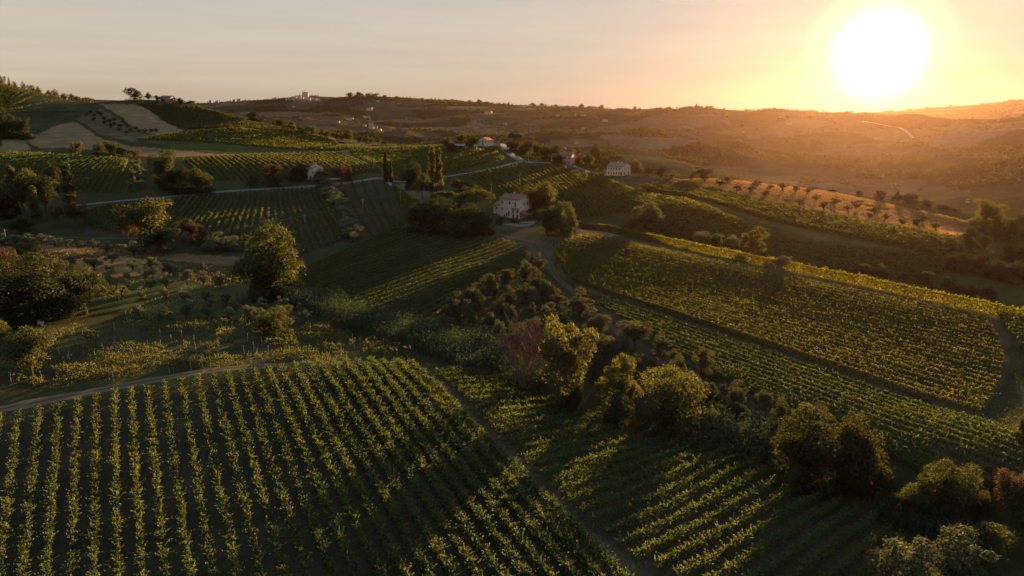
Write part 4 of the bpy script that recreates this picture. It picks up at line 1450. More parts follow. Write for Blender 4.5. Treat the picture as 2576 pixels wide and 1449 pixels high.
batch('bush', 'bush', DK, [(1190, 880), (1240, 900), (1330, 905), (1400, 900), (1450, 930), (1500, 960), (1610, 985), (1760, 1020), (1850, 1060), (1910, 1100), (1980, 1090), (2230, 1250), (2330, 1290), (1880, 1130)],
      "{n} dark bush from the left down in the ravine", "bush", "dark bushes in the ravine", h=46, w=78)
batch('olive_tree', 'olive', DK, [(1773, 461), (1812, 471), (1855, 482), (1887, 487), (1926, 497), (1977, 512), (2011, 517), (2072, 530), (2133, 538), (2186, 553), (2225, 559), (2270, 568), (2306, 573), (2353, 584),
      (1902, 473), (1938, 476), (1969, 482), (2001, 485), (2030, 492), (1740, 452), (2052, 508), (2100, 515), (2154, 528), (2200, 540), (2320, 560), (1830, 462)],
      "{n} small olive tree from the left on the sunlit dry ridge", "olive tree", "olive trees on the sunlit ridge", h=20, w=25)
batch('bush', 'dense', DK, [(2050, 490, 20, 32, 428), (2090, 492, 18, 30, 424), (2160, 495, 18, 26, 420), (2213, 500, 22, 34, 412), (2253, 505, 18, 26, 405), (2292, 512, 20, 40, 400), (2330, 522, 20, 40, 392), (2370, 532, 16, 30, 385), (2400, 538, 14, 30, 380)],
      "{n} dark tree from the left showing above the back of the sunlit ridge", "tree", "trees behind the sunlit ridge")
batch('bush', 'bush', DK, [(2440, 606, 30, 50), (2465, 596, 32, 44), (2500, 600, 40, 60), (2540, 605, 46, 70), (2580, 600, 50, 60), (2480, 625, 30, 60), (2530, 650, 36, 80), (2575, 660, 40, 70), (2510, 580, 34, 50), (2560, 575, 40, 60), (2430, 620, 26, 34), (2400, 680, 40, 70), (2450, 690, 46, 80), (2500, 700, 50, 80), (2550, 715, 50, 90), (2590, 700, 50, 80), (2420, 645, 36, 60)],
      "{n} dark shrub from the left in the thicket below the end of the sunlit ridge", "shrub", "thicket at the end of the sunlit ridge")
batch('bush', 'bush', G, [(2120, 688, 28, 70), (2170, 700, 34, 70), (2215, 706, 38, 60), (2270, 715, 28, 60), (2330, 720, 34, 50), (2390, 735, 34, 70), (2440, 745, 30, 60), (2490, 752, 26, 60), (2060, 665, 20, 60)],
      "{n} bush from the left in the shaded valley behind the crest row", "bush", "bushes in the shaded valley")
batch('small_tree', 'dense', G, [(5, 215, 17, 22), (22, 218, 12, 18), (40, 221, 11, 20), (60, 225, 11, 22), (80, 230, 10, 24), (100, 235, 10, 20), (120, 240, 10, 22), (138, 243, 13, 20), (160, 246, 9, 16), (178, 248, 10, 18), (198, 251, 8, 20), (220, 254, 7, 20)],
      "{n} skyline tree from the left along the top of the left hill", "tree", "trees on the left skyline")
batch('broadleaf_tree', 'bush', G, [(738, 332, 18, 34), (752, 335, 21, 30), (770, 338, 22, 44), (790, 342, 22, 34), (808, 345, 18, 36), (826, 348, 22, 40), (846, 352, 15, 36), (862, 352, 20, 34), (880, 355, 22, 40), (900, 358, 20, 34), (918, 360, 16, 30), (935, 362, 15, 32),
      (952, 363, 14, 30), (970, 364, 10, 28), (722, 326, 12, 24), (690, 316, 8, 30), (660, 308, 7, 30)],
      "{n} tree from the left in the dark wood right of the left hill", "tree", "ridge wood right of the left hill", Y=None)
batch('olive_tree', 'olive', DK, [(218, 292), (228, 288), (240, 296), (252, 292), (262, 302), (275, 308), (288, 304), (290, 316), (302, 322), (312, 312), (322, 322), (330, 332), (342, 326), (352, 336), (366, 334), (245, 284), (300, 330), (318, 340), (280, 322), (262, 314), (236, 304), (380, 334), (392, 332)],
      "{n} dark small olive tree from the left between the two stubble fields", "olive tree", "olive trees between the stubble fields", h=10, w=15)
batch('bush', 'bush', OL, [(338, 424), (345, 436), (333, 448), (350, 452), (338, 466), (330, 480), (355, 474), (360, 440)],
      "{n} grey bush from the left between the two vineyards on the left", "bush", "grey bushes between the left vineyards", h=20, w=28)
batch('small_tree', 'bush', L_FAR, [(1180, 260, 9, 20), (1205, 263, 10, 26), (1225, 264, 9, 22), (1255, 267, 8, 14), (1268, 268, 9, 14), (1340, 268, 7, 20), (1362, 269, 8, 22), (1400, 271, 7, 20), (1425, 272, 6, 24), (1462, 273, 9, 18), (1484, 274, 8, 20), (1512, 275, 9, 20),
      (1560, 279, 6, 16), (1575, 279, 7, 16), (1595, 280, 11, 14), (1610, 280, 9, 14), (1658, 280, 10, 34), (1680, 278, 8, 22), (1720, 277, 7, 18), (1806, 279, 6, 12), (1822, 279, 7, 10), (1850, 281, 5, 20), (1900, 284, 6, 20), (2082, 292, 8, 14), (2100, 293, 6, 16), (880, 247, 12, 26), (905, 247, 13, 34), (935, 249, 12, 40), (965, 251, 11, 36), (1000, 253, 10, 30), (1030, 254, 7, 20), (1075, 256, 7, 16), (1090, 257, 6, 16),
      (2240, 285, 9, 18), (2290, 280, 8, 18), (2330, 277, 8, 20), (2390, 272, 9, 14), (2470, 264, 6, 10), (2540, 258, 8, 20)],
      "{n} tree from the left standing out on the far skyline", "tree", "trees on the far skyline")
for _px, _py, _hh in ((1064, 256, 9), (1078, 257, 8), (1288, 270, 9), (1598, 280, 11), (1236, 266, 7)):
    place_tree('cypress', 'cypress', _px, _py, _py - _hh, 4, L_FAR, "narrow cypress on the far skyline, " + {1064: "left of the hilltop wood's end", 1078: "second right of the hilltop wood", 1288: "left of a flat roof", 1598: "in the small skyline group", 1236: "among round trees"}[_px], 'tree', "cypresses on the far skyline")

# ------------------------------------------------------------------ reeds, grasses, far woods: masses nobody could count
def scatter_band(line, width, n, rg):
    P = resample(line, 60)
    i = rg.random(n) * 58.99
    a = i.astype(int)
    f = (i - a)[:, None]
    p = P[a] * (1 - f) + P[a + 1] * f
    d = unit(P[a + 1] - P[a])
    return p + np.stack([-d[:, 1], d[:, 0]], 1) * (np.clip(rg.normal(size=(n, 1)), -1.8, 1.8) * width / 2)


def reeds(lines, name, label):
    rg = np.random.default_rng(77)
    vs = []
    for line, width, n, h in lines:
        p = scatter_band(line, width, n, rg)
        z = H(p[:, 0], p[:, 1])
        hh = h * rg.uniform(.55, 1.1, n) * (.6 + .8 * vnoise(p[:, 0] / 3, p[:, 1] / 3))
        lean = rg.normal(size=(n, 2)) * .28 + (.12, -.1)
        base = np.column_stack([p, z])
        for k in range(6):
            f = (k + .8) / 6
            c = base + np.column_stack([lean * (hh * f * f)[:, None] + rg.normal(size=(n, 2)) * .14, hh * f])
            al = np.column_stack([lean * 1.3 + rg.normal(size=(n, 2)) * .45, np.full(n, .9 - .5 * f)])
            vs.append(cards(c, .34 * rg.uniform(.7, 1.3, n) * (h / 3.5) ** .4, rg, None, 1, .2, al))
    o = link(name, card_mesh(name, np.concatenate(vs), L_REED))
    tag(o, label, "reeds", kind='stuff')


reeds([([(742, 752), (820, 782), (900, 812), (980, 835), (1060, 860), (1140, 890), (1235, 938)], 7.0, 5200, 4.2),
       ([(1160, 868), (1230, 900), (1300, 948), (1350, 990)], 6, 1500, 4.6),
       ([(1720, 1098), (1800, 1108), (1880, 1135), (1940, 1160)], 6, 1500, 4.4),
       ([(2200, 1285), (2270, 1310), (2330, 1340), (2420, 1370)], 4, 700, 3.2)], "reeds", "blue-green reeds filling the ravine bottom")


def grass(polys, name, label, mat, per, h, s):
    rg = np.random.default_rng(123)
    vs = []
    for pts in polys:
        P = hits(pts)[:, :2]
        lo, hi = P.min(0), P.max(0)
        n = int(np.prod(hi - lo) * per)
        q = lo + rg.random((n, 2)) * (hi - lo)
        q = q[inside(P, q[:, 0], q[:, 1]) & (vnoise(q[:, 0] / 2.2, q[:, 1] / 2.2) * .6 + vnoise(q[:, 0] / 9, q[:, 1] / 9) * .6 > .38)]
        n = len(q)
        c = np.column_stack([q, H(q[:, 0], q[:, 1]) + h * .45 * rg.uniform(.5, 1.2, n)])
        al = np.column_stack([rg.normal(size=(n, 2)) * .5, np.ones(n)])
        vs.append(cards(c, s * rg.uniform(.6, 1.3, n), rg, None, 1, .32, al))
    o = link(name, card_mesh(name, np.concatenate(vs), mat))
    tag(o, label, "grass", kind='stuff')


grass([[(70, 618), (200, 628), (460, 642), (740, 662), (720, 740), (560, 730), (430, 690), (300, 720), (240, 700), (150, 660)],
       [(300, 790), (420, 740), (560, 740), (700, 800), (420, 806)],
       [(1440, 578), (1540, 590), (1480, 612), (1400, 640), (1390, 614)]], "dry_grass", "dry orange grass on the meadow by the grove", L_DRYGRASS, 1.6, .6, .30)
grass([[(1690, 454), (1800, 450), (1938, 465), (2076, 480), (2272, 522), (2440, 560), (2450, 602), (2351, 584), (2095, 538), (1918, 503), (1770, 470)]], "dry_grass", "golden dry grass on the sunlit ridge with small olive trees", L_DRYGRASS, 7.0, .8, .38)
grass([[(-60, 1052), (330, 982), (700, 926), (860, 914), (700, 934), (330, 996), (-60, 1075)],
       [(-60, 1000), (420, 938), (1030, 904), (1000, 840), (700, 815), (420, 806), (100, 850), (-60, 900)],
       [(1330, 600), (1440, 590), (1400, 690), (1470, 735), (2350, 1010), (2340, 1032), (1640, 798), (1420, 742), (1370, 690)], [(1410, 738), (1720, 905), (1990, 1050), (1960, 1070), (1700, 960), (1480, 815)],
       [(2390, 1030), (2500, 870), (2570, 840), (2600, 1070), (2480, 1075)], [(2360, 655), (2576, 640), (2620, 780), (2440, 765), (2300, 720)], [(1480, 1060), (1740, 1120), (1990, 1215), (2300, 1300), (2380, 1330), (2310, 1420), (2120, 1272), (1850, 1160), (1640, 1098)],
       [(700, 760), (880, 815), (1060, 870), (1240, 945), (1080, 935), (900, 850), (720, 800)], [(760, 690), (960, 795), (1170, 805), (1330, 690), (1400, 740), (1300, 900), (1060, 850), (800, 770)]],
      "grass", "rough grass and weeds on paths, banks and old vineyard", L_GRASS, 1.5, .45, .22)


grass([[(-80, 1060), (200, 1022), (500, 962), (850, 920), (1030, 925), (1550, 1460), (700, 1460), (-80, 1460)]], "grass", "thin weeds on the soil between the front vine rows", L_GRASS, .8, .16, .12)


def far_woods():
    rg = np.random.default_rng(31)
    n = 90000
    th = rg.uniform(-.72, .72, n)
    r = np.exp(rg.uniform(math.log(720), math.log(4200), n))
    x, y = r * np.sin(th), r * np.cos(th)
    z = H(x, y)
    px, py, dep = pix(x, y, z)
    kid, kb = cells(x, y, CELL, 4)
    den = fbm(x / 120 + 3, y / 120 + 11, 3)
    wood = (kid * 10 % 1 > .52) & (_pal[(kid * 9.999).astype(int)][:, 0] < .055)      # some plots are woodland
    keep = ((wood & (den > .40)) | ((kb < 11) & (den > .44)) | (rg.random(n) < .004)) & (rg.random(n) < .85)
    # the near left hill and the ridges in front keep their own trees
    keep &= ~((th < -.1) & (r < 1000)) & ~((r < 900) & (th < .16))
    i = np.clip(np.searchsorted(TH, th), 0, len(TH) - 1)
    j = np.clip(np.searchsorted(LR, np.log(r)), 0, len(LR) - 1)
    keep &= soil[i, j, 0] < .19
    x, y, z, r = x[keep], y[keep], z[keep], r[keep]
    n = len(x)
    sz = rg.uniform(2.2, 4.6, n) * (1 + .12 * (r > 2200))
    k = 16
    d = unit(rg.normal(size=(n, k, 3)))
    d[..., 2] = np.abs(d[..., 2]) * 1.0
    c = np.stack([x, y, z + sz * .25], -1)[:, None] + d * (sz[:, None, None] * np.array([1, 1, 1.35])) * rg.uniform(.55, 1.05, (n, k, 1))
    s = np.repeat(sz * .42, k) * rg.uniform(.6, 1.2, n * k)
    o = link("far_woods", card_mesh("far_woods", cards(c.reshape(-1, 3), s, rg, d.reshape(-1, 3), 1.0, .7), L_FAR))
    tag(o, "hazy woods and hedgerows covering the far hillsides", "woods", kind='stuff')
    return n


print("far clumps", far_woods(), "rows", ROWN[0])

# ------------------------------------------------------------------ buildings
M_STONE = mat_plain("pale_stone_wall", (.68, .55, .44), .95, .24, 1.6, .4, col2=(.55, .43, .34))
M_CREAM = mat_plain("cream_render", (.62, .47, .29), .9, .12, .8)
M_PINK = mat_plain("pink_render", (.52, .30, .25), .9, .12, .8)
M_GREYW = mat_plain("grey_render", (.42, .37, .33), .9, .14, .8)
M_WHITE = mat_plain("white_render", (.60, .48, .36), .9, .12, .8)
M_BRICK = mat_plain("red_brick", (.26, .10, .06), .95, .3, 2.0)
M_DARKW = mat_plain("dark_opening", (.018, .018, .020), .35, .2, 3.0, spec=.4)
M_WOOD = mat_plain("brown_wood", (.10, .05, .03), .8, .3, 4.0)
M_METAL = mat_plain("grey_sheet", (.30, .32, .34), .6, .2, 1.0)
M_PAVE = mat_plain("pale_paving", (.17, .14, .11), .85, .2, .8)


def mat_tiles(name, a, b):
    m, n = mat_new(name)
    tcn = n.new('ShaderNodeTexCoord')
    w = n.new('ShaderNodeTexWave', i_Scale=2.4, i_Distortion=1.2, i_Detail=2.0)
    nz = n.new('ShaderNodeTexNoise', i_Scale=2.6, i_Detail=5.0)
    n.link(tcn.outputs['Object'], w.inputs['Vector'])
    n.link(tcn.outputs['Object'], nz.inputs['Vector'])
    c = n.mix(nz.outputs[0], a, b)
    c = n.scale(c, n.math('MULTIPLY_ADD', w.outputs['Fac'], .35, .75))
    c = n.scale(c, n.math('MULTIPLY_ADD', nz.outputs[0], 1.0, .5))
    p = n.new('ShaderNodeBsdfPrincipled')
    p.inputs['Roughness'].default_value = .95
    p.inputs['Specular IOR Level'].default_value = .06
    n.link(c, p.inputs['Base Color'])
    bp = n.new('ShaderNodeBump')
    bp.inputs['Distance'].default_value = .06
    n.link(w.outputs['Fac'], bp.inputs['Height'])
    n.link(bp.outputs[0], p.inputs['Normal'])
    o = n.new('ShaderNodeOutputMaterial')
    n.link(p.outputs[0], o.inputs[0])
    return m


M_TILE = mat_tiles("old_clay_tiles", (.26, .12, .085), (.34, .19, .14))
M_TILER = mat_tiles("red_clay_tiles", (.28, .085, .05), (.33, .13, .08))
M_TILEG = mat_tiles("greyish_clay_tiles", (.25, .20, .15), (.33, .26, .19))


def gable_walls(b, L, W, h, rise, x0=0, y0=0, z0=-1.0, m=0):
    """walls of a gabled block, ridge along x, centred on (x0, y0)"""
    xa, xb, ya, yb = x0 - L / 2, x0 + L / 2, y0 - W / 2, y0 + W / 2
    b.quad((xa, ya, z0), (xb, ya, z0), (xb, ya, h), (xa, ya, h), m)
    b.quad((xb, yb, z0), (xa, yb, z0), (xa, yb, h), (xb, yb, h), m)
    b.poly([(xb, ya, z0), (xb, yb, z0), (xb, yb, h), (xb, y0, h + rise), (xb, ya, h)], m)
    b.poly([(xa, yb, z0), (xa, ya, z0), (xa, ya, h), (xa, y0, h + rise), (xa, yb, h)], m)


def gable_roof(b, L, W, h, rise, x0=0, y0=0, ov=.45, t=.18, m=0):
    """two roof slabs with overhang"""
    xa, xb = x0 - L / 2 - ov * .7, x0 + L / 2 + ov * .7
    k = rise / (W / 2)
    for s in (-1, 1):
        ye, ze = y0 + s * (W / 2 + ov), h - k * ov + .03
        zr = h + rise + .03
        lo = [(xa, ye, ze), (xb, ye, ze), (xb, y0, zr), (xa, y0, zr)]
        if s > 0:
            lo = [lo[1], lo[0], lo[3], lo[2]]
        b.hexa(lo, [(p[0], p[1], p[2] + t) for p in lo], m)


def window_at(root, face, u, z, w, h, L, W, x0=0, y0=0, name='window', arch=False, door=False, frame=None, fine=False, balcony=False):
    """a window or door on a wall: face F (-y), R (+x), L (-x); u = metres from the wall's left end as seen from outside"""
    fr, pn = MB(), MB()
    fw = .14 if not door else .10
    fr.box(-w / 2 - fw, -w / 2, -.05, .10, 0, h)
    fr.box(w / 2, w / 2 + fw, -.05, .10, 0, h)
    fr.box(-w / 2 - fw, w / 2 + fw, -.053, .10, h, h + fw)
    if not door:
        fr.box(-w / 2 - fw - .05, w / 2 + fw + .05, -.10, .10, -.12, 0)
    pn.box(-w / 2, w / 2, -.012, .09, 0, h)
    if arch:
        k = 8
        pn.hexa([(-w / 2, -.012, h), (w / 2, -.012, h), (w / 2, .09, h), (-w / 2, .09, h)],
                [(-w / 5, -.012, h + w * .32), (w / 5, -.012, h + w * .32), (w / 5, .09, h + w * .32), (-w / 5, .09, h + w * .32)])
    if face == 'F':
        loc, rot = (x0 - L / 2 + u, y0 - W / 2, z), 0
    elif face == 'R':
        loc, rot = (x0 + L / 2, y0 - W / 2 + u, z), math.pi / 2
    else:
        loc, rot = (x0 - L / 2, y0 + W / 2 - u, z), -math.pi / 2
    o = fr.build(name, frame or M_STONE, root, loc)
    o.rotation_euler = (0, 0, rot)
    pn.build('door_leaf' if door else 'pane', M_WOOD if door and fine else M_DARKW, o)
    return o


def chimney(root, x, y, z, h=1.0, m=None):
    b = MB()
    b.box(x - .3, x + .3, y - .3, y + .3, z - .8, z + h)
    b.box(x - .4, x + .4, y - .4, y + .4, z + h, z + h + .12)
    return b.build('chimney', m or M_STONE, root)


def house(name, label, px, py, rot, L, W, h, rise, wall, roof, wins=(), chim=(), corner=None, cat='house', group=None, frame=None, Y=None, zoff=0):
    """gabled house; (px, py) is the foot of its nearest corner (or of its middle)"""
    if Y:
        a, b_, c = ray(px, py)
        x, y = a * Y / b_, Y
        z = float(H(x, y))
    else:
        x, y, z = hit(px, py)[0]
    if corner:
        cx, cy = corner[0] * L / 2, corner[1] * W / 2
        x -= math.cos(rot) * cx - math.sin(rot) * cy
        y -= math.sin(rot) * cx + math.cos(rot) * cy
    root = tag(empty(name, (x, y, z + zoff), rot), label, cat, group)
    b = MB()
    gable_walls(b, L, W, h, rise, z0=-3.0)
    b.build('wall', wall, root)
    r = MB()
    gable_roof(r, L, W, h, rise)
    r.build('roof', roof, root)
    for f, u, zz, w, hh in wins:
        window_at(root, f, u, zz, w, hh, L, W, frame=frame or wall, door=zz < .15, name='door' if zz < .15 else 'window')
    for x_, y_ in chim:
        chimney(root, x_, y_, h + rise * (1 - abs(y_) / (W / 2)), .9, wall)
    return root


# --- the stone farmhouse in the middle
fx, fy, fz = hit(1308, 551)[0]
_pm = F / pix(fx, fy, fz)[2]
FR = math.radians(-33)
FL, FW, FH, FRISE = 51 / math.cos(FR) / _pm, 29.5 / math.sin(-FR) / _pm, 48.5 / _pm, 9.5 / _pm
_cx, _cy = FL / 2, -FW / 2
fx -= math.cos(FR) * _cx - math.sin(FR) * _cy
fy -= math.sin(FR) * _cx + math.cos(FR) * _cy
farm = tag(empty("stone_farmhouse", (fx, fy, fz), FR), "three-storey stone farmhouse with tiled roof and outside stair, among dark trees", "farmhouse")
_b = MB()
gable_walls(_b, FL, FW, FH, FRISE, z0=-2.5)
_b.build('wall', M_STONE, farm)
_b = MB()
gable_roof(_b, FL, FW, FH, FRISE, ov=.5, t=.22)
roof_o = _b.build('roof', M_TILE, farm)
chimney(roof_o, -FL * .12, FW * .12, FH + FRISE * .8, 1.0)
chimney(roof_o, FL * .18, FW * .2, FH + FRISE * .6, .9)
_s = FH / 8.6
for f, u, z, w, h, kw in (
        ('F', .11 * FL, 6.35, .75, 1.25, {}), ('F', .49 * FL, 6.2, .75, 1.3, {}), ('F', .765 * FL, 5.25, .9, 2.1, dict(door=True, fine=True, name='balcony_door')),
        ('F', .11 * FL, 3.2, .75, 1.3, {}), ('F', .355 * FL, 3.05, .8, 1.3, {}), ('F', .655 * FL, 2.35, .85, 1.9, dict(arch=True, fine=True)), ('F', .87 * FL, 2.7, .8, 1.35, {}),
        ('F', .66 * FL, -.1, .9, 2.0, dict(door=True, fine=True, name='door')), ('F', .87 * FL, -.1, 1.0, 2.0, dict(door=True, fine=True, name='door')),
        ('R', .36 * FW, 5.7, .85, 1.35, {}), ('R', .63 * FW, 5.75, .85, 1.35, {}), ('R', .22 * FW, 2.6, .85, 1.3, {}), ('R', .77 * FW, 2.6, .85, 1.3, dict(arch=True))):
    window_at(farm, f, u, z * _s, w, h * _s, FL, FW, frame=M_STONE, **kw)
# wing on the left
_b = MB()
_wl, _ww, _wh = 3.9, FW * .8, FH * .60
gable_walls(_b, _wl, _ww, _wh, 1.5, -FL / 2 - _wl / 2 + .02, -FW / 2 + _ww / 2 + .25, -2.5)
wing = _b.build('wing', M_STONE, farm)
_b = MB()
gable_roof(_b, _wl - .6, _ww, _wh, 1.5, -FL / 2 - _wl / 2 - .35, -FW / 2 + _ww / 2 + .25, .4)
_b.build('roof', M_TILE, wing)
for u, z in ((1.7, _wh - 1.75), (1.8, _wh - 4.6)):
    window_at(wing, 'F', u, z, .75, 1.15, _wl, _ww, -FL / 2 - _wl / 2, -FW / 2 + _ww / 2 + .25)
# balcony and outside stair with arches
_zb = 5.05 * _s
_b = MB()
_b.box(-FL / 2 + .62 * FL, FL / 2 - .1, -FW / 2 - 1.3, -FW / 2 - .01, _zb - .22, _zb)
bal = _b.build('balcony', M_STONE, farm)
_b = MB()
for i in range(13):
    xx = -FL / 2 + .63 * FL + i * (.36 * FL) / 12
    _b.box(xx - .02, xx + .02, -FW / 2 - 1.26, -FW / 2 - 1.22, _zb, _zb + .95)
_b.box(-FL / 2 + .62 * FL, FL / 2 - .1, -FW / 2 - 1.28, -FW / 2 - 1.20, _zb + .95, _zb + 1.0)
_b.build('railing', M_METAL, bal)
_b = MB()
_x0, _x1, _x2 = -FL / 2 + .10 * FL, -FL / 2 + .50 * FL, -FL / 2 + .635 * FL
_yf, _yb = -FW / 2 - 1.4, -FW / 2 - .012
for (a, za), (c, zc) in (((_x0, 1.7), (_x1, _zb + .2)), ((_x1, _zb + .2), (_x2, _zb + .75))):
    _b.hexa([(a, _yf, -1), (c, _yf, -1), (c, _yb, -1), (a, _yb, -1)], [(a, _yf, za), (c, _yf, zc), (c, _yb, zc), (a, _yb, za)])
stair = _b.build('outside_stair', M_STONE, farm)
for u, z, w, h in ((.20, -.3, .8, 1.0), (.31, .1, .8, 1.7), (.42, .8, .8, 2.0), (.53, 1.3, .85, 2.4)):
    _b = MB()
    n = 8
    ring = [(-w / 2, 0), (w / 2, 0), (w / 2, h - w / 2)] + [(math.cos(t) * w / 2, h - w / 2 + math.sin(t) * w / 2) for t in np.linspace(.3, math.pi - .3, n)] + [(-w / 2, h - w / 2)]
    x = -FL / 2 + u * FL
    _b.poly([(x + p, _yf - .013, z + q) for p, q in ring])
    _b.build('arch', M_DARKW, stair)
# porch at the right gable
_b = MB()
_px0, _px1 = FL / 2 + .02, FL / 2 + 3.6
_b.hexa([(_px0, -FW / 2 - .6, 2.55 * _s + .5), (_px1, -FW / 2 - .6, 2.0), (_px1, FW / 2 - 1, 2.0), (_px0, FW / 2 - 1, 2.55 * _s + .5)],
        [(_px0, -FW / 2 - .6, 2.75 * _s + .5), (_px1, -FW / 2 - .6, 2.18), (_px1, FW / 2 - 1, 2.18), (_px0, FW / 2 - 1, 2.75 * _s + .5)])
porch = _b.build('porch_roof', M_TILE, farm)
for x, y in ((_px1 - .3, -FW / 2 - .3), (_px1 - .3, 0), (_px1 - .3, FW / 2 - 1.4), (_px0 + .4, -FW / 2 - .3)):
    _b = MB()
    _b.box(x - .16, x + .16, y - .16, y + .16, -1.5, 2.02 if x > _px0 + 1 else 2.9)
    _b.build('post', M_BRICK, porch)
# forecourt and pool
_b = MB()
_g = hits([(1262, 567), (1290, 561.5), (1345, 559), (1346, 562), (1332, 569), (1300, 572), (1284, 569.5), (1268, 569)])
_zc = max(float(p[2]) for p in _g) + .15
_b.poly([(p[0], p[1], _zc) for p in _g])
for i in range(len(_g)):
    p, q = _g[i], _g[(i + 1) % len(_g)]
    _b.quad((p[0], p[1], _zc - 2), (q[0], q[1], _zc - 2), (q[0], q[1], _zc), (p[0], p[1], _zc))
tag(_b.build('terrace', M_PAVE), kind='structure')
_b = MB()
_g = hits([(1302, 565), (1330, 562.5), (1334, 564), (1306, 567)])
_b.poly([(p[0], p[1], _zc + .03) for p in _g])
M_POOL = mat_plain("pool_water", (.05, .09, .12), .08, .05, 1.0, spec=.6)
tag(_b.build('pool_water', M_POOL), kind='structure')

# --- cream house on the ridge
_o = house("cream_house", "cream two-storey house with rows of small dark windows at the end of the ridge road", 1566, 443, math.radians(-35), 10.6, 10.8, 5.3, 1.9, M_CREAM, M_TILEG,
           [('F', 1.2 + i * 1.75, 3.4, .75, 1.25) for i in range(5)] + [('F', 1.2 + i * 1.75, .8, .75, 1.2) for i in range(5)] + [('F', 9.6, .05, .9, 2.1)] +
           [('R', 2.9, 3.3, .8, 1.3), ('R', 8.0, 3.3, .8, 1.3), ('R', 2.9, .05, 1.3, 2.2), ('R', 8.0, .05, 1.3, 2.2)], [(-1.2, 1.0), (.9, 1.6)], corner=(1, -1), zoff=.2)
_o = house("low_shed", "low brick-red shed beside the cream house", 1500, 443, math.radians(-6), 9.5, 4.0, 1.7, .7, M_BRICK, M_TILER, [('F', 2.5, .05, 1.2, 1.4), ('F', 6.5, .5, .7, .7)], cat="shed")
_o = house("white_shed", "small white outbuilding at the left end of the cream house", 1531, 440, math.radians(-35), 2.2, 2.4, 2.2, .5, M_WHITE, M_TILEG, [('F', 1.1, .05, .8, 1.7)], cat="shed")
# --- pink house
_o = house("pink_house", "pink two-storey house above the road between junction and cream house", 1438, 414, math.radians(-18), 9.0, 8.5, 6.0, 1.9, M_PINK, M_TILE,
           [('F', 1.6, 3.5, .9, 1.4), ('F', 4.4, 3.5, .9, 1.4), ('F', 7.2, 3.5, .9, 1.4), ('F', 1.6, .6, .9, 1.3), ('F', 4.4, .05, 1.1, 2.1), ('F', 7.2, .6, .9, 1.3), ('R', 2.2, 3.5, .8, 1.3), ('R', 5.6, 3.5, .8, 1.3), ('R', 4.0, .6, .8, 1.3)],
           [(-2.0, .8)], corner=(1, -1))
_b = MB()
gable_walls(_b, 5.5, 7.2, 5.2, 1.4, -7.2, .3, -3)
_w = _b.build('wing', M_GREYW, _o)
_b = MB()
gable_roof(_b, 4.6, 7.2, 5.2, 1.4, -7.5, .3, .4)
_b.build('roof', M_TILE, _w)
for u in (1.3, 4.2):
    window_at(_w, 'F', u, 3.0, .85, 1.5, 5.5, 7.2, -7.2, .3, frame=M_GREYW)
_o = house("pale_house", "pale house with red roof standing behind the pink house", 1459, 404, math.radians(-24), 7.0, 6.0, 5.6, 1.3, M_GREYW, M_TILER, [('F', 2.0, 3.2, .8, 1.3), ('F', 5.0, 3.2, .8, 1.3), ('R', 1.8, 2.6, .7, 2.2), ('R', 4.4, 2.6, .7, 2.2)], [(0, .8)], Y=512)
# --- red-roofed white house and its sheds
_o = house("white_house", "white house with red roof and gabled front beside the road above the junction", 1222, 366, math.radians(62), 9.0, 8.6, 4.2, 1.9, M_WHITE, M_TILER,
           [('L', 1.7, 2.2, .8, 1.4), ('L', 4.3, 2.2, 1.0, 1.9), ('L', 6.9, 2.2, .8, 1.4), ('L', 4.3, .05, 1.1, 1.9), ('F', 2.0, 2.2, .8, 1.3), ('F', 6.0, 2.2, .8, 1.3)], [(1.5, .8)])
_o = house("grey_shed", "grey sheet-metal shed left of the red-roofed white house", 1157, 373, math.radians(-12), 8.0, 4.5, 2.1, .7, M_WOOD, M_METAL, [('F', 3, .05, 1.6, 1.8)], cat="shed")
_o = house("white_hut", "tiny white hut between grey shed and red-roofed house", 1197, 373, math.radians(-20), 2.4, 2.2, 2.1, .4, M_WHITE, M_METAL, [('F', 1.2, .05, .8, 1.7)], cat="shed")
# --- small gabled house on the left
_o = house("small_gabled_house", "small pale house with a gabled front among dark trees by the sunlit rows", 776, 449, math.radians(-90 + 22), 8.5, 9.0, 6.6, 2.2, M_STONE, M_TILE,
           [('R', 2.6, 5.6, .6, .7), ('R', 4.5, 6.6, .6, .7), ('R', 6.6, 5.6, .6, .7), ('R', 2.8, 3.0, .8, 1.2), ('R', 6.2, 3.0, .8, 1.2), ('R', 4.4, .05, 1.1, 2.1), ('F', 3.0, 3.2, .8, 1.2), ('F', 6.0, 3.2, .8, 1.2)], [(1.0, 1.0)], corner=(1, -1))
# --- house on the left hilltop
_o = house("hilltop_house", "house half hidden on the top of the left hill, roof against the sky", 422, 256, math.radians(-12), 13.0, 8.0, 4.0, 2.2, M_GREYW, M_TILE, [('F', 3, 1.5, 1, 1.3), ('F', 6.5, 1.5, 1, 1.3), ('F', 10, 1.5, 1, 1.3)], [(-3, .8)])


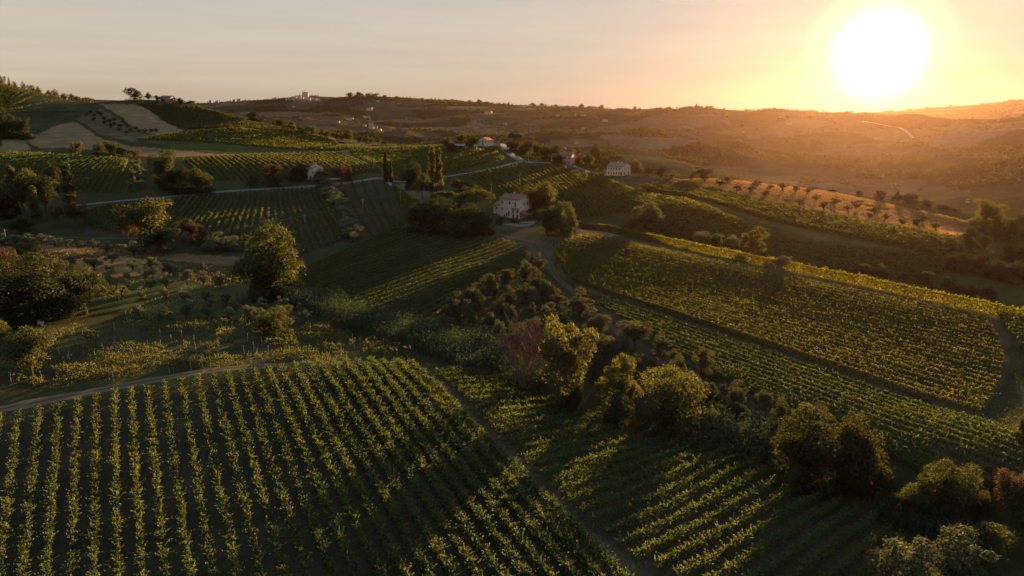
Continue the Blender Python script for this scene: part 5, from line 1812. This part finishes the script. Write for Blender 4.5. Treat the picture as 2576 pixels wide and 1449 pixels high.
# --- distant houses, a few pixels each
def tiny(px, py, w, label, group, wall=None, roof=None, h=None, rot=0.0, cat='house', name='distant_house', k=1.0):
    x, y, z = hit(px, py)[0]
    dep = pix(x, y, z)[2]
    W = w * dep / F * k
    h = h or min(7.5, max(3.2, W * .42))
    b = MB()
    gable_walls(b, W, W * .72, h, W * .16, z0=-4)
    gable_roof(b, W, W * .72, h, W * .16, ov=.4, t=.25, m=1)
    for i in range(max(2, int(W / 3.2))):
        u = -W / 2 + (i + .5) * W / max(2, int(W / 3.2))
        for zz in ((.9,) if h < 4.5 else (.9, 3.9)):
            b.box(u - .5, u + .5, -W * .36 - .05, -W * .36 + .05, zz, zz + 1.5, 2)
    o = b.build(name, [wall or M_WHITE, roof or M_TILE, M_DARKW], None, (x, y, z))
    o.rotation_euler = (0, 0, rot)
    tag(o, label, cat, group)
    return o


_far = [(739, 270, 6), (852, 308, 6), (878, 302, 12), (886, 299, 6), (900, 308, 7), (916, 294, 6), (917, 318, 9), (924, 299, 12), (930, 278, 14), (934, 315, 12), (935, 324, 13), (946, 322, 8), (953, 331, 13),
        (952, 256, 6), (988, 258, 4), (1229, 287, 17), (1271, 315, 10), (1403, 293, 9), (1450, 361, 9), (1467, 293, 11), (1468, 325, 8), (1522, 306, 12), (1985, 313, 9), (2300, 433, 9), (2434, 509, 7), (1870, 333, 6), (1330, 275, 8), (1318, 270, 9)]
for i, (x, y, w) in enumerate(sorted(_far)):
    tiny(x, y, w, f"{nth(i + 1)} white farmhouse from the left scattered over the far valley slopes", "farmhouses on the far slopes", [M_WHITE, M_CREAM, M_WHITE][i % 3], [M_TILE, M_TILEG, M_TILER][i % 3], rot=(i * 1.7) % 1.2 - .6)
for i, (x, y, w) in enumerate([(490, 260, 8), (512, 258, 15), (530, 259, 8), (547, 258, 10), (590, 256, 9), (602, 256, 11)]):
    tiny(x, y, w, f"{nth(i + 1)} house from the left on the skyline right of the left hill", "houses on the left skyline", M_GREYW, M_TILE, h=6.0 + 2.2 * (i % 3), k=.75, rot=.2 * (i % 3) - .2)
# hill town
_rg = np.random.default_rng(8)
_town = []
for px in np.arange(694, 812, 4.2):
    top = np.interp(px, [690, 735, 765, 785, 812], [247, 238, 232, 238, 243])
    for py in np.arange(top + 12.5, min(top + 25, 254.5), 4.4):
        if (730 < px < 812 or _rg.random() < .35) and _rg.random() < .8:
            _town.append((px + _rg.uniform(-1.5, 1.5), py + _rg.uniform(-1, 1), _rg.uniform(4.0, 6.5)))
for i, (px, py, w) in enumerate(sorted(_town)):
    tiny(px, py, w, f"{nth(i + 1)} house from the left in the hill town on the far skyline", "houses of the hill town", [M_STONE, M_GREYW, M_PINK, M_WHITE][i % 4], M_TILE, h=_rg.uniform(5, 10), k=.85, rot=_rg.uniform(-.5, .5), name='town_house')
x, y, z = hit(769, 247)[0]
_d = pix(x, y, z)[2] / F
_b = MB()
gable_walls(_b, 14 * _d, 6 * _d, 13 * _d, 2 * _d, z0=-6)
ch = tag(empty("town_church", (x, y, z), .1), "church with twin towers crowning the hill town", "church")
_b.build('nave', M_STONE, ch)
_b = MB()
gable_roof(_b, 14 * _d, 6 * _d, 13 * _d, 2 * _d)
_b.build('roof', M_TILE, ch)
for xx in (-5.5 * _d, -2.0 * _d):
    _b = MB()
    q = .9 * _d
    _b.box(xx - q, xx + q, -3.6 * _d, -3.6 * _d + 2 * q, -5, 18.5 * _d)
    _b.hexa([(xx - q, -3.6 * _d, 18.5 * _d), (xx + q, -3.6 * _d, 18.5 * _d), (xx + q, -3.6 * _d + 2 * q, 18.5 * _d), (xx - q, -3.6 * _d + 2 * q, 18.5 * _d)],
            [(xx - .1, -3.6 * _d + q - .1, 21 * _d), (xx + .1, -3.6 * _d + q - .1, 21 * _d), (xx + .1, -3.6 * _d + q + .1, 21 * _d), (xx - .1, -3.6 * _d + q + .1, 21 * _d)])
    _b.build('tower', M_STONE, ch)
x, y, z = hit(1448, 293)[0]
_d = pix(x, y, z)[2] / F
_b = MB()
_b.tube([(0, 0, -2), (0, 0, 8 * _d)], [.85 * _d, .8 * _d], 10)
tag(_b.build("white_tower", M_WHITE, None, (x, y, z)), "slim white tower among trees on the far slope", "tower")


# ------------------------------------------------------------------ poles, wires, car and small things
def pole(px, py, top, label, r=.14, mat=None, arm=True):
    x, y, z = hit(px, py)[0]
    h = (py - top) * pix(x, y, z)[2] / F / math.cos(PITCH)
    root = tag(empty("utility_pole", (x, y, z), .4), label, "utility pole", "utility poles")
    b = MB()
    b.tube([(0, 0, -.5), (0, 0, h)], [r, r * .7], 7)
    b.build("shaft", mat or M_POST, root)
    if arm:
        b = MB()
        b.box(-.7, .7, -.06, .06, h - .55, h - .43)
        b.build("crossarm", M_METAL, root)
    return np.array([x, y, z + h - .4])


M_POLEW = mat_plain("pale_wooden_pole", (.34, .27, .20), .9, .3, 4.0)
P1 = pole(17, 613, 577, "thick wooden pole at the left edge by the olive line", .2, M_POLEW)
P2 = pole(362, 637, 597, "grey pole in the dry meadow below the golden tree", .13)
P3 = pole(768, 570, 540, "grey pole standing among the upright vine rows")
P4 = pole(913, 526, 501, "pole in the vine rows right of the grey olive strip")
P5 = pole(1008, 506, 481, "pale pole beside the gravel driveway", .17, M_POST)
P6 = pole(1236, 487, 463, "pole on the slope above the flat-topped pines")
P7 = pole(1307, 463, 440, "pole in the middle of the slope below the junction")
P8 = pole(1347, 392, 367, "tall pale pole in front of the trees at the junction")
P9 = pole(1330, 405, 383, "pole beside the ridge road just right of the junction")
PA = pole(792, 451, 432, "pole in front of the small gabled house")
for a, b, lb in ((P1, P2, "wire from the left edge to the pole in the dry meadow"), (P2, P3, "wire from the dry meadow across the vine rows"), (P3, P4, "wire crossing the grey olive strip"),
                 (P4, P5, "wire ending at the driveway pole"), (P5, P6, "wire over the flat-topped pines"), (P6, P7, "wire up the slope below the junction"), (P7, P9, "wire reaching the ridge road")):
    m = MB()
    pts = [a + (b - a) * t - np.array([0, 0, 4 * t * (1 - t) * np.linalg.norm(b - a) * .02]) for t in np.linspace(0, 1, 24)]
    m.tube([p - a for p in pts], [.016] * 24, 4)
    tag(m.build("power_line", M_METAL, None, tuple(a)), lb, "power line", "power lines between the poles")

# roadside shrine
x, y, z = hit(977, 457)[0]
sh = tag(empty("roadside_shrine", (x, y, z), -.2), "small white roadside shrine below the dark slim cypress", "shrine")
b = MB()
b.box(-.6, .6, -.5, .5, -.5, 2.3)
b.build("body", M_WHITE, sh)
b = MB()
gable_roof(b, 1.2, 1.0, 2.3, .35, ov=.15, t=.08)
b.build("roof", M_TILE, sh)
b = MB()
b.box(-.3, .3, -.512, -.45, .9, 1.9)
b.build("niche", M_DARKW, sh)
for i, px in enumerate((1316.5, 1320)):
    x, y, z = hit(px, 411)[0]
    b = MB()
    b.box(-.28, .28, -.28, .28, -.4, 1.75)
    b.hexa([(-.36, -.36, 1.75), (.36, -.36, 1.75), (.36, .36, 1.75), (-.36, .36, 1.75)], [(-.08, -.08, 2.1), (.08, -.08, 2.1), (.08, .08, 2.1), (-.08, .08, 2.1)])
    tag(b.build("gate_pillar", M_WOOD, None, (x, y, z)), ("left" if i == 0 else "right") + " one of two short dark pillars at the road junction", "pillar", "pillars at the road junction")

# car by the cream house
x, y, z = hit(1525, 443)[0]
car = tag(empty("parked_car", (x, y, z + .05), -.25), "small white car parked between red shed and cream house", "car")
b = MB()
b.hexa([(-1.95, -.8, .3), (1.95, -.8, .3), (1.95, .8, .3), (-1.95, .8, .3)], [(-1.9, -.78, .85), (1.85, -.78, .8), (1.85, .78, .8), (-1.9, .78, .85)])
b.hexa([(-1.5, -.72, .86), (1.0, -.72, .83), (1.0, .72, .83), (-1.5, .72, .86)], [(-1.1, -.6, 1.42), (.35, -.6, 1.42), (.35, .6, 1.42), (-1.1, .6, 1.42)])
b.build("body", mat_plain("white_paint", (.75, .75, .75), .3, .03, 1, spec=.5), car)
b = MB()
b.hexa([(-1.3, -.735, .95), (.8, -.735, .92), (.8, .735, .92), (-1.3, .735, .95)], [(-1.05, -.64, 1.34), (.34, -.64, 1.34), (.34, .64, 1.34), (-1.05, .64, 1.34)])
b.build("side_window", M_DARKW, car)
for sx in (-1.2, 1.2):
    for sy in (-.78, .78):
        b = MB()
        b.tube([(sx, sy - .1, .3), (sx, sy + .1, .3)], [.31, .31], 14)
        b.build("wheel", M_DARKW, car)
# pale tank under the big trees
x, y, z = hit(103, 818)[0]
b = MB()
b.tube([(-.7, 0, .6), (-.55, 0, .6), (.55, 0, .6), (.7, 0, .6)], [.3, .55, .55, .3], 14)
b.box(-.5, -.3, -.35, .35, -.2, .3)
b.box(.3, .5, -.35, .35, -.2, .3)
tag(b.build("water_tank", M_WHITE, None, (x, y, z)), "small pale tank under the huge dark tree at left", "tank")

# ------------------------------------------------------------------ evening haze
_zmin, _zmax = float(GZ.min()) - 1.0, float(max(GZ.max() + 26, CAMZ + 20))
_b = MB()
_b.box(-4750, 4750, -4750, 4750, _zmin, _zmax)
M_HAZE, _n = mat_new("evening_haze")
_pv = _n.new('ShaderNodeVolumePrincipled')
_pv.inputs['Color'].default_value = (.115, .071, .047, 1)
_pv.inputs['Density'].default_value = 5.5e-5
_pv.inputs['Anisotropy'].default_value = .82
_o = _n.new('ShaderNodeOutputMaterial')
_n.link(_pv.outputs[0], _o.inputs['Volume'])
tag(_b.build("haze", M_HAZE), kind='stuff')
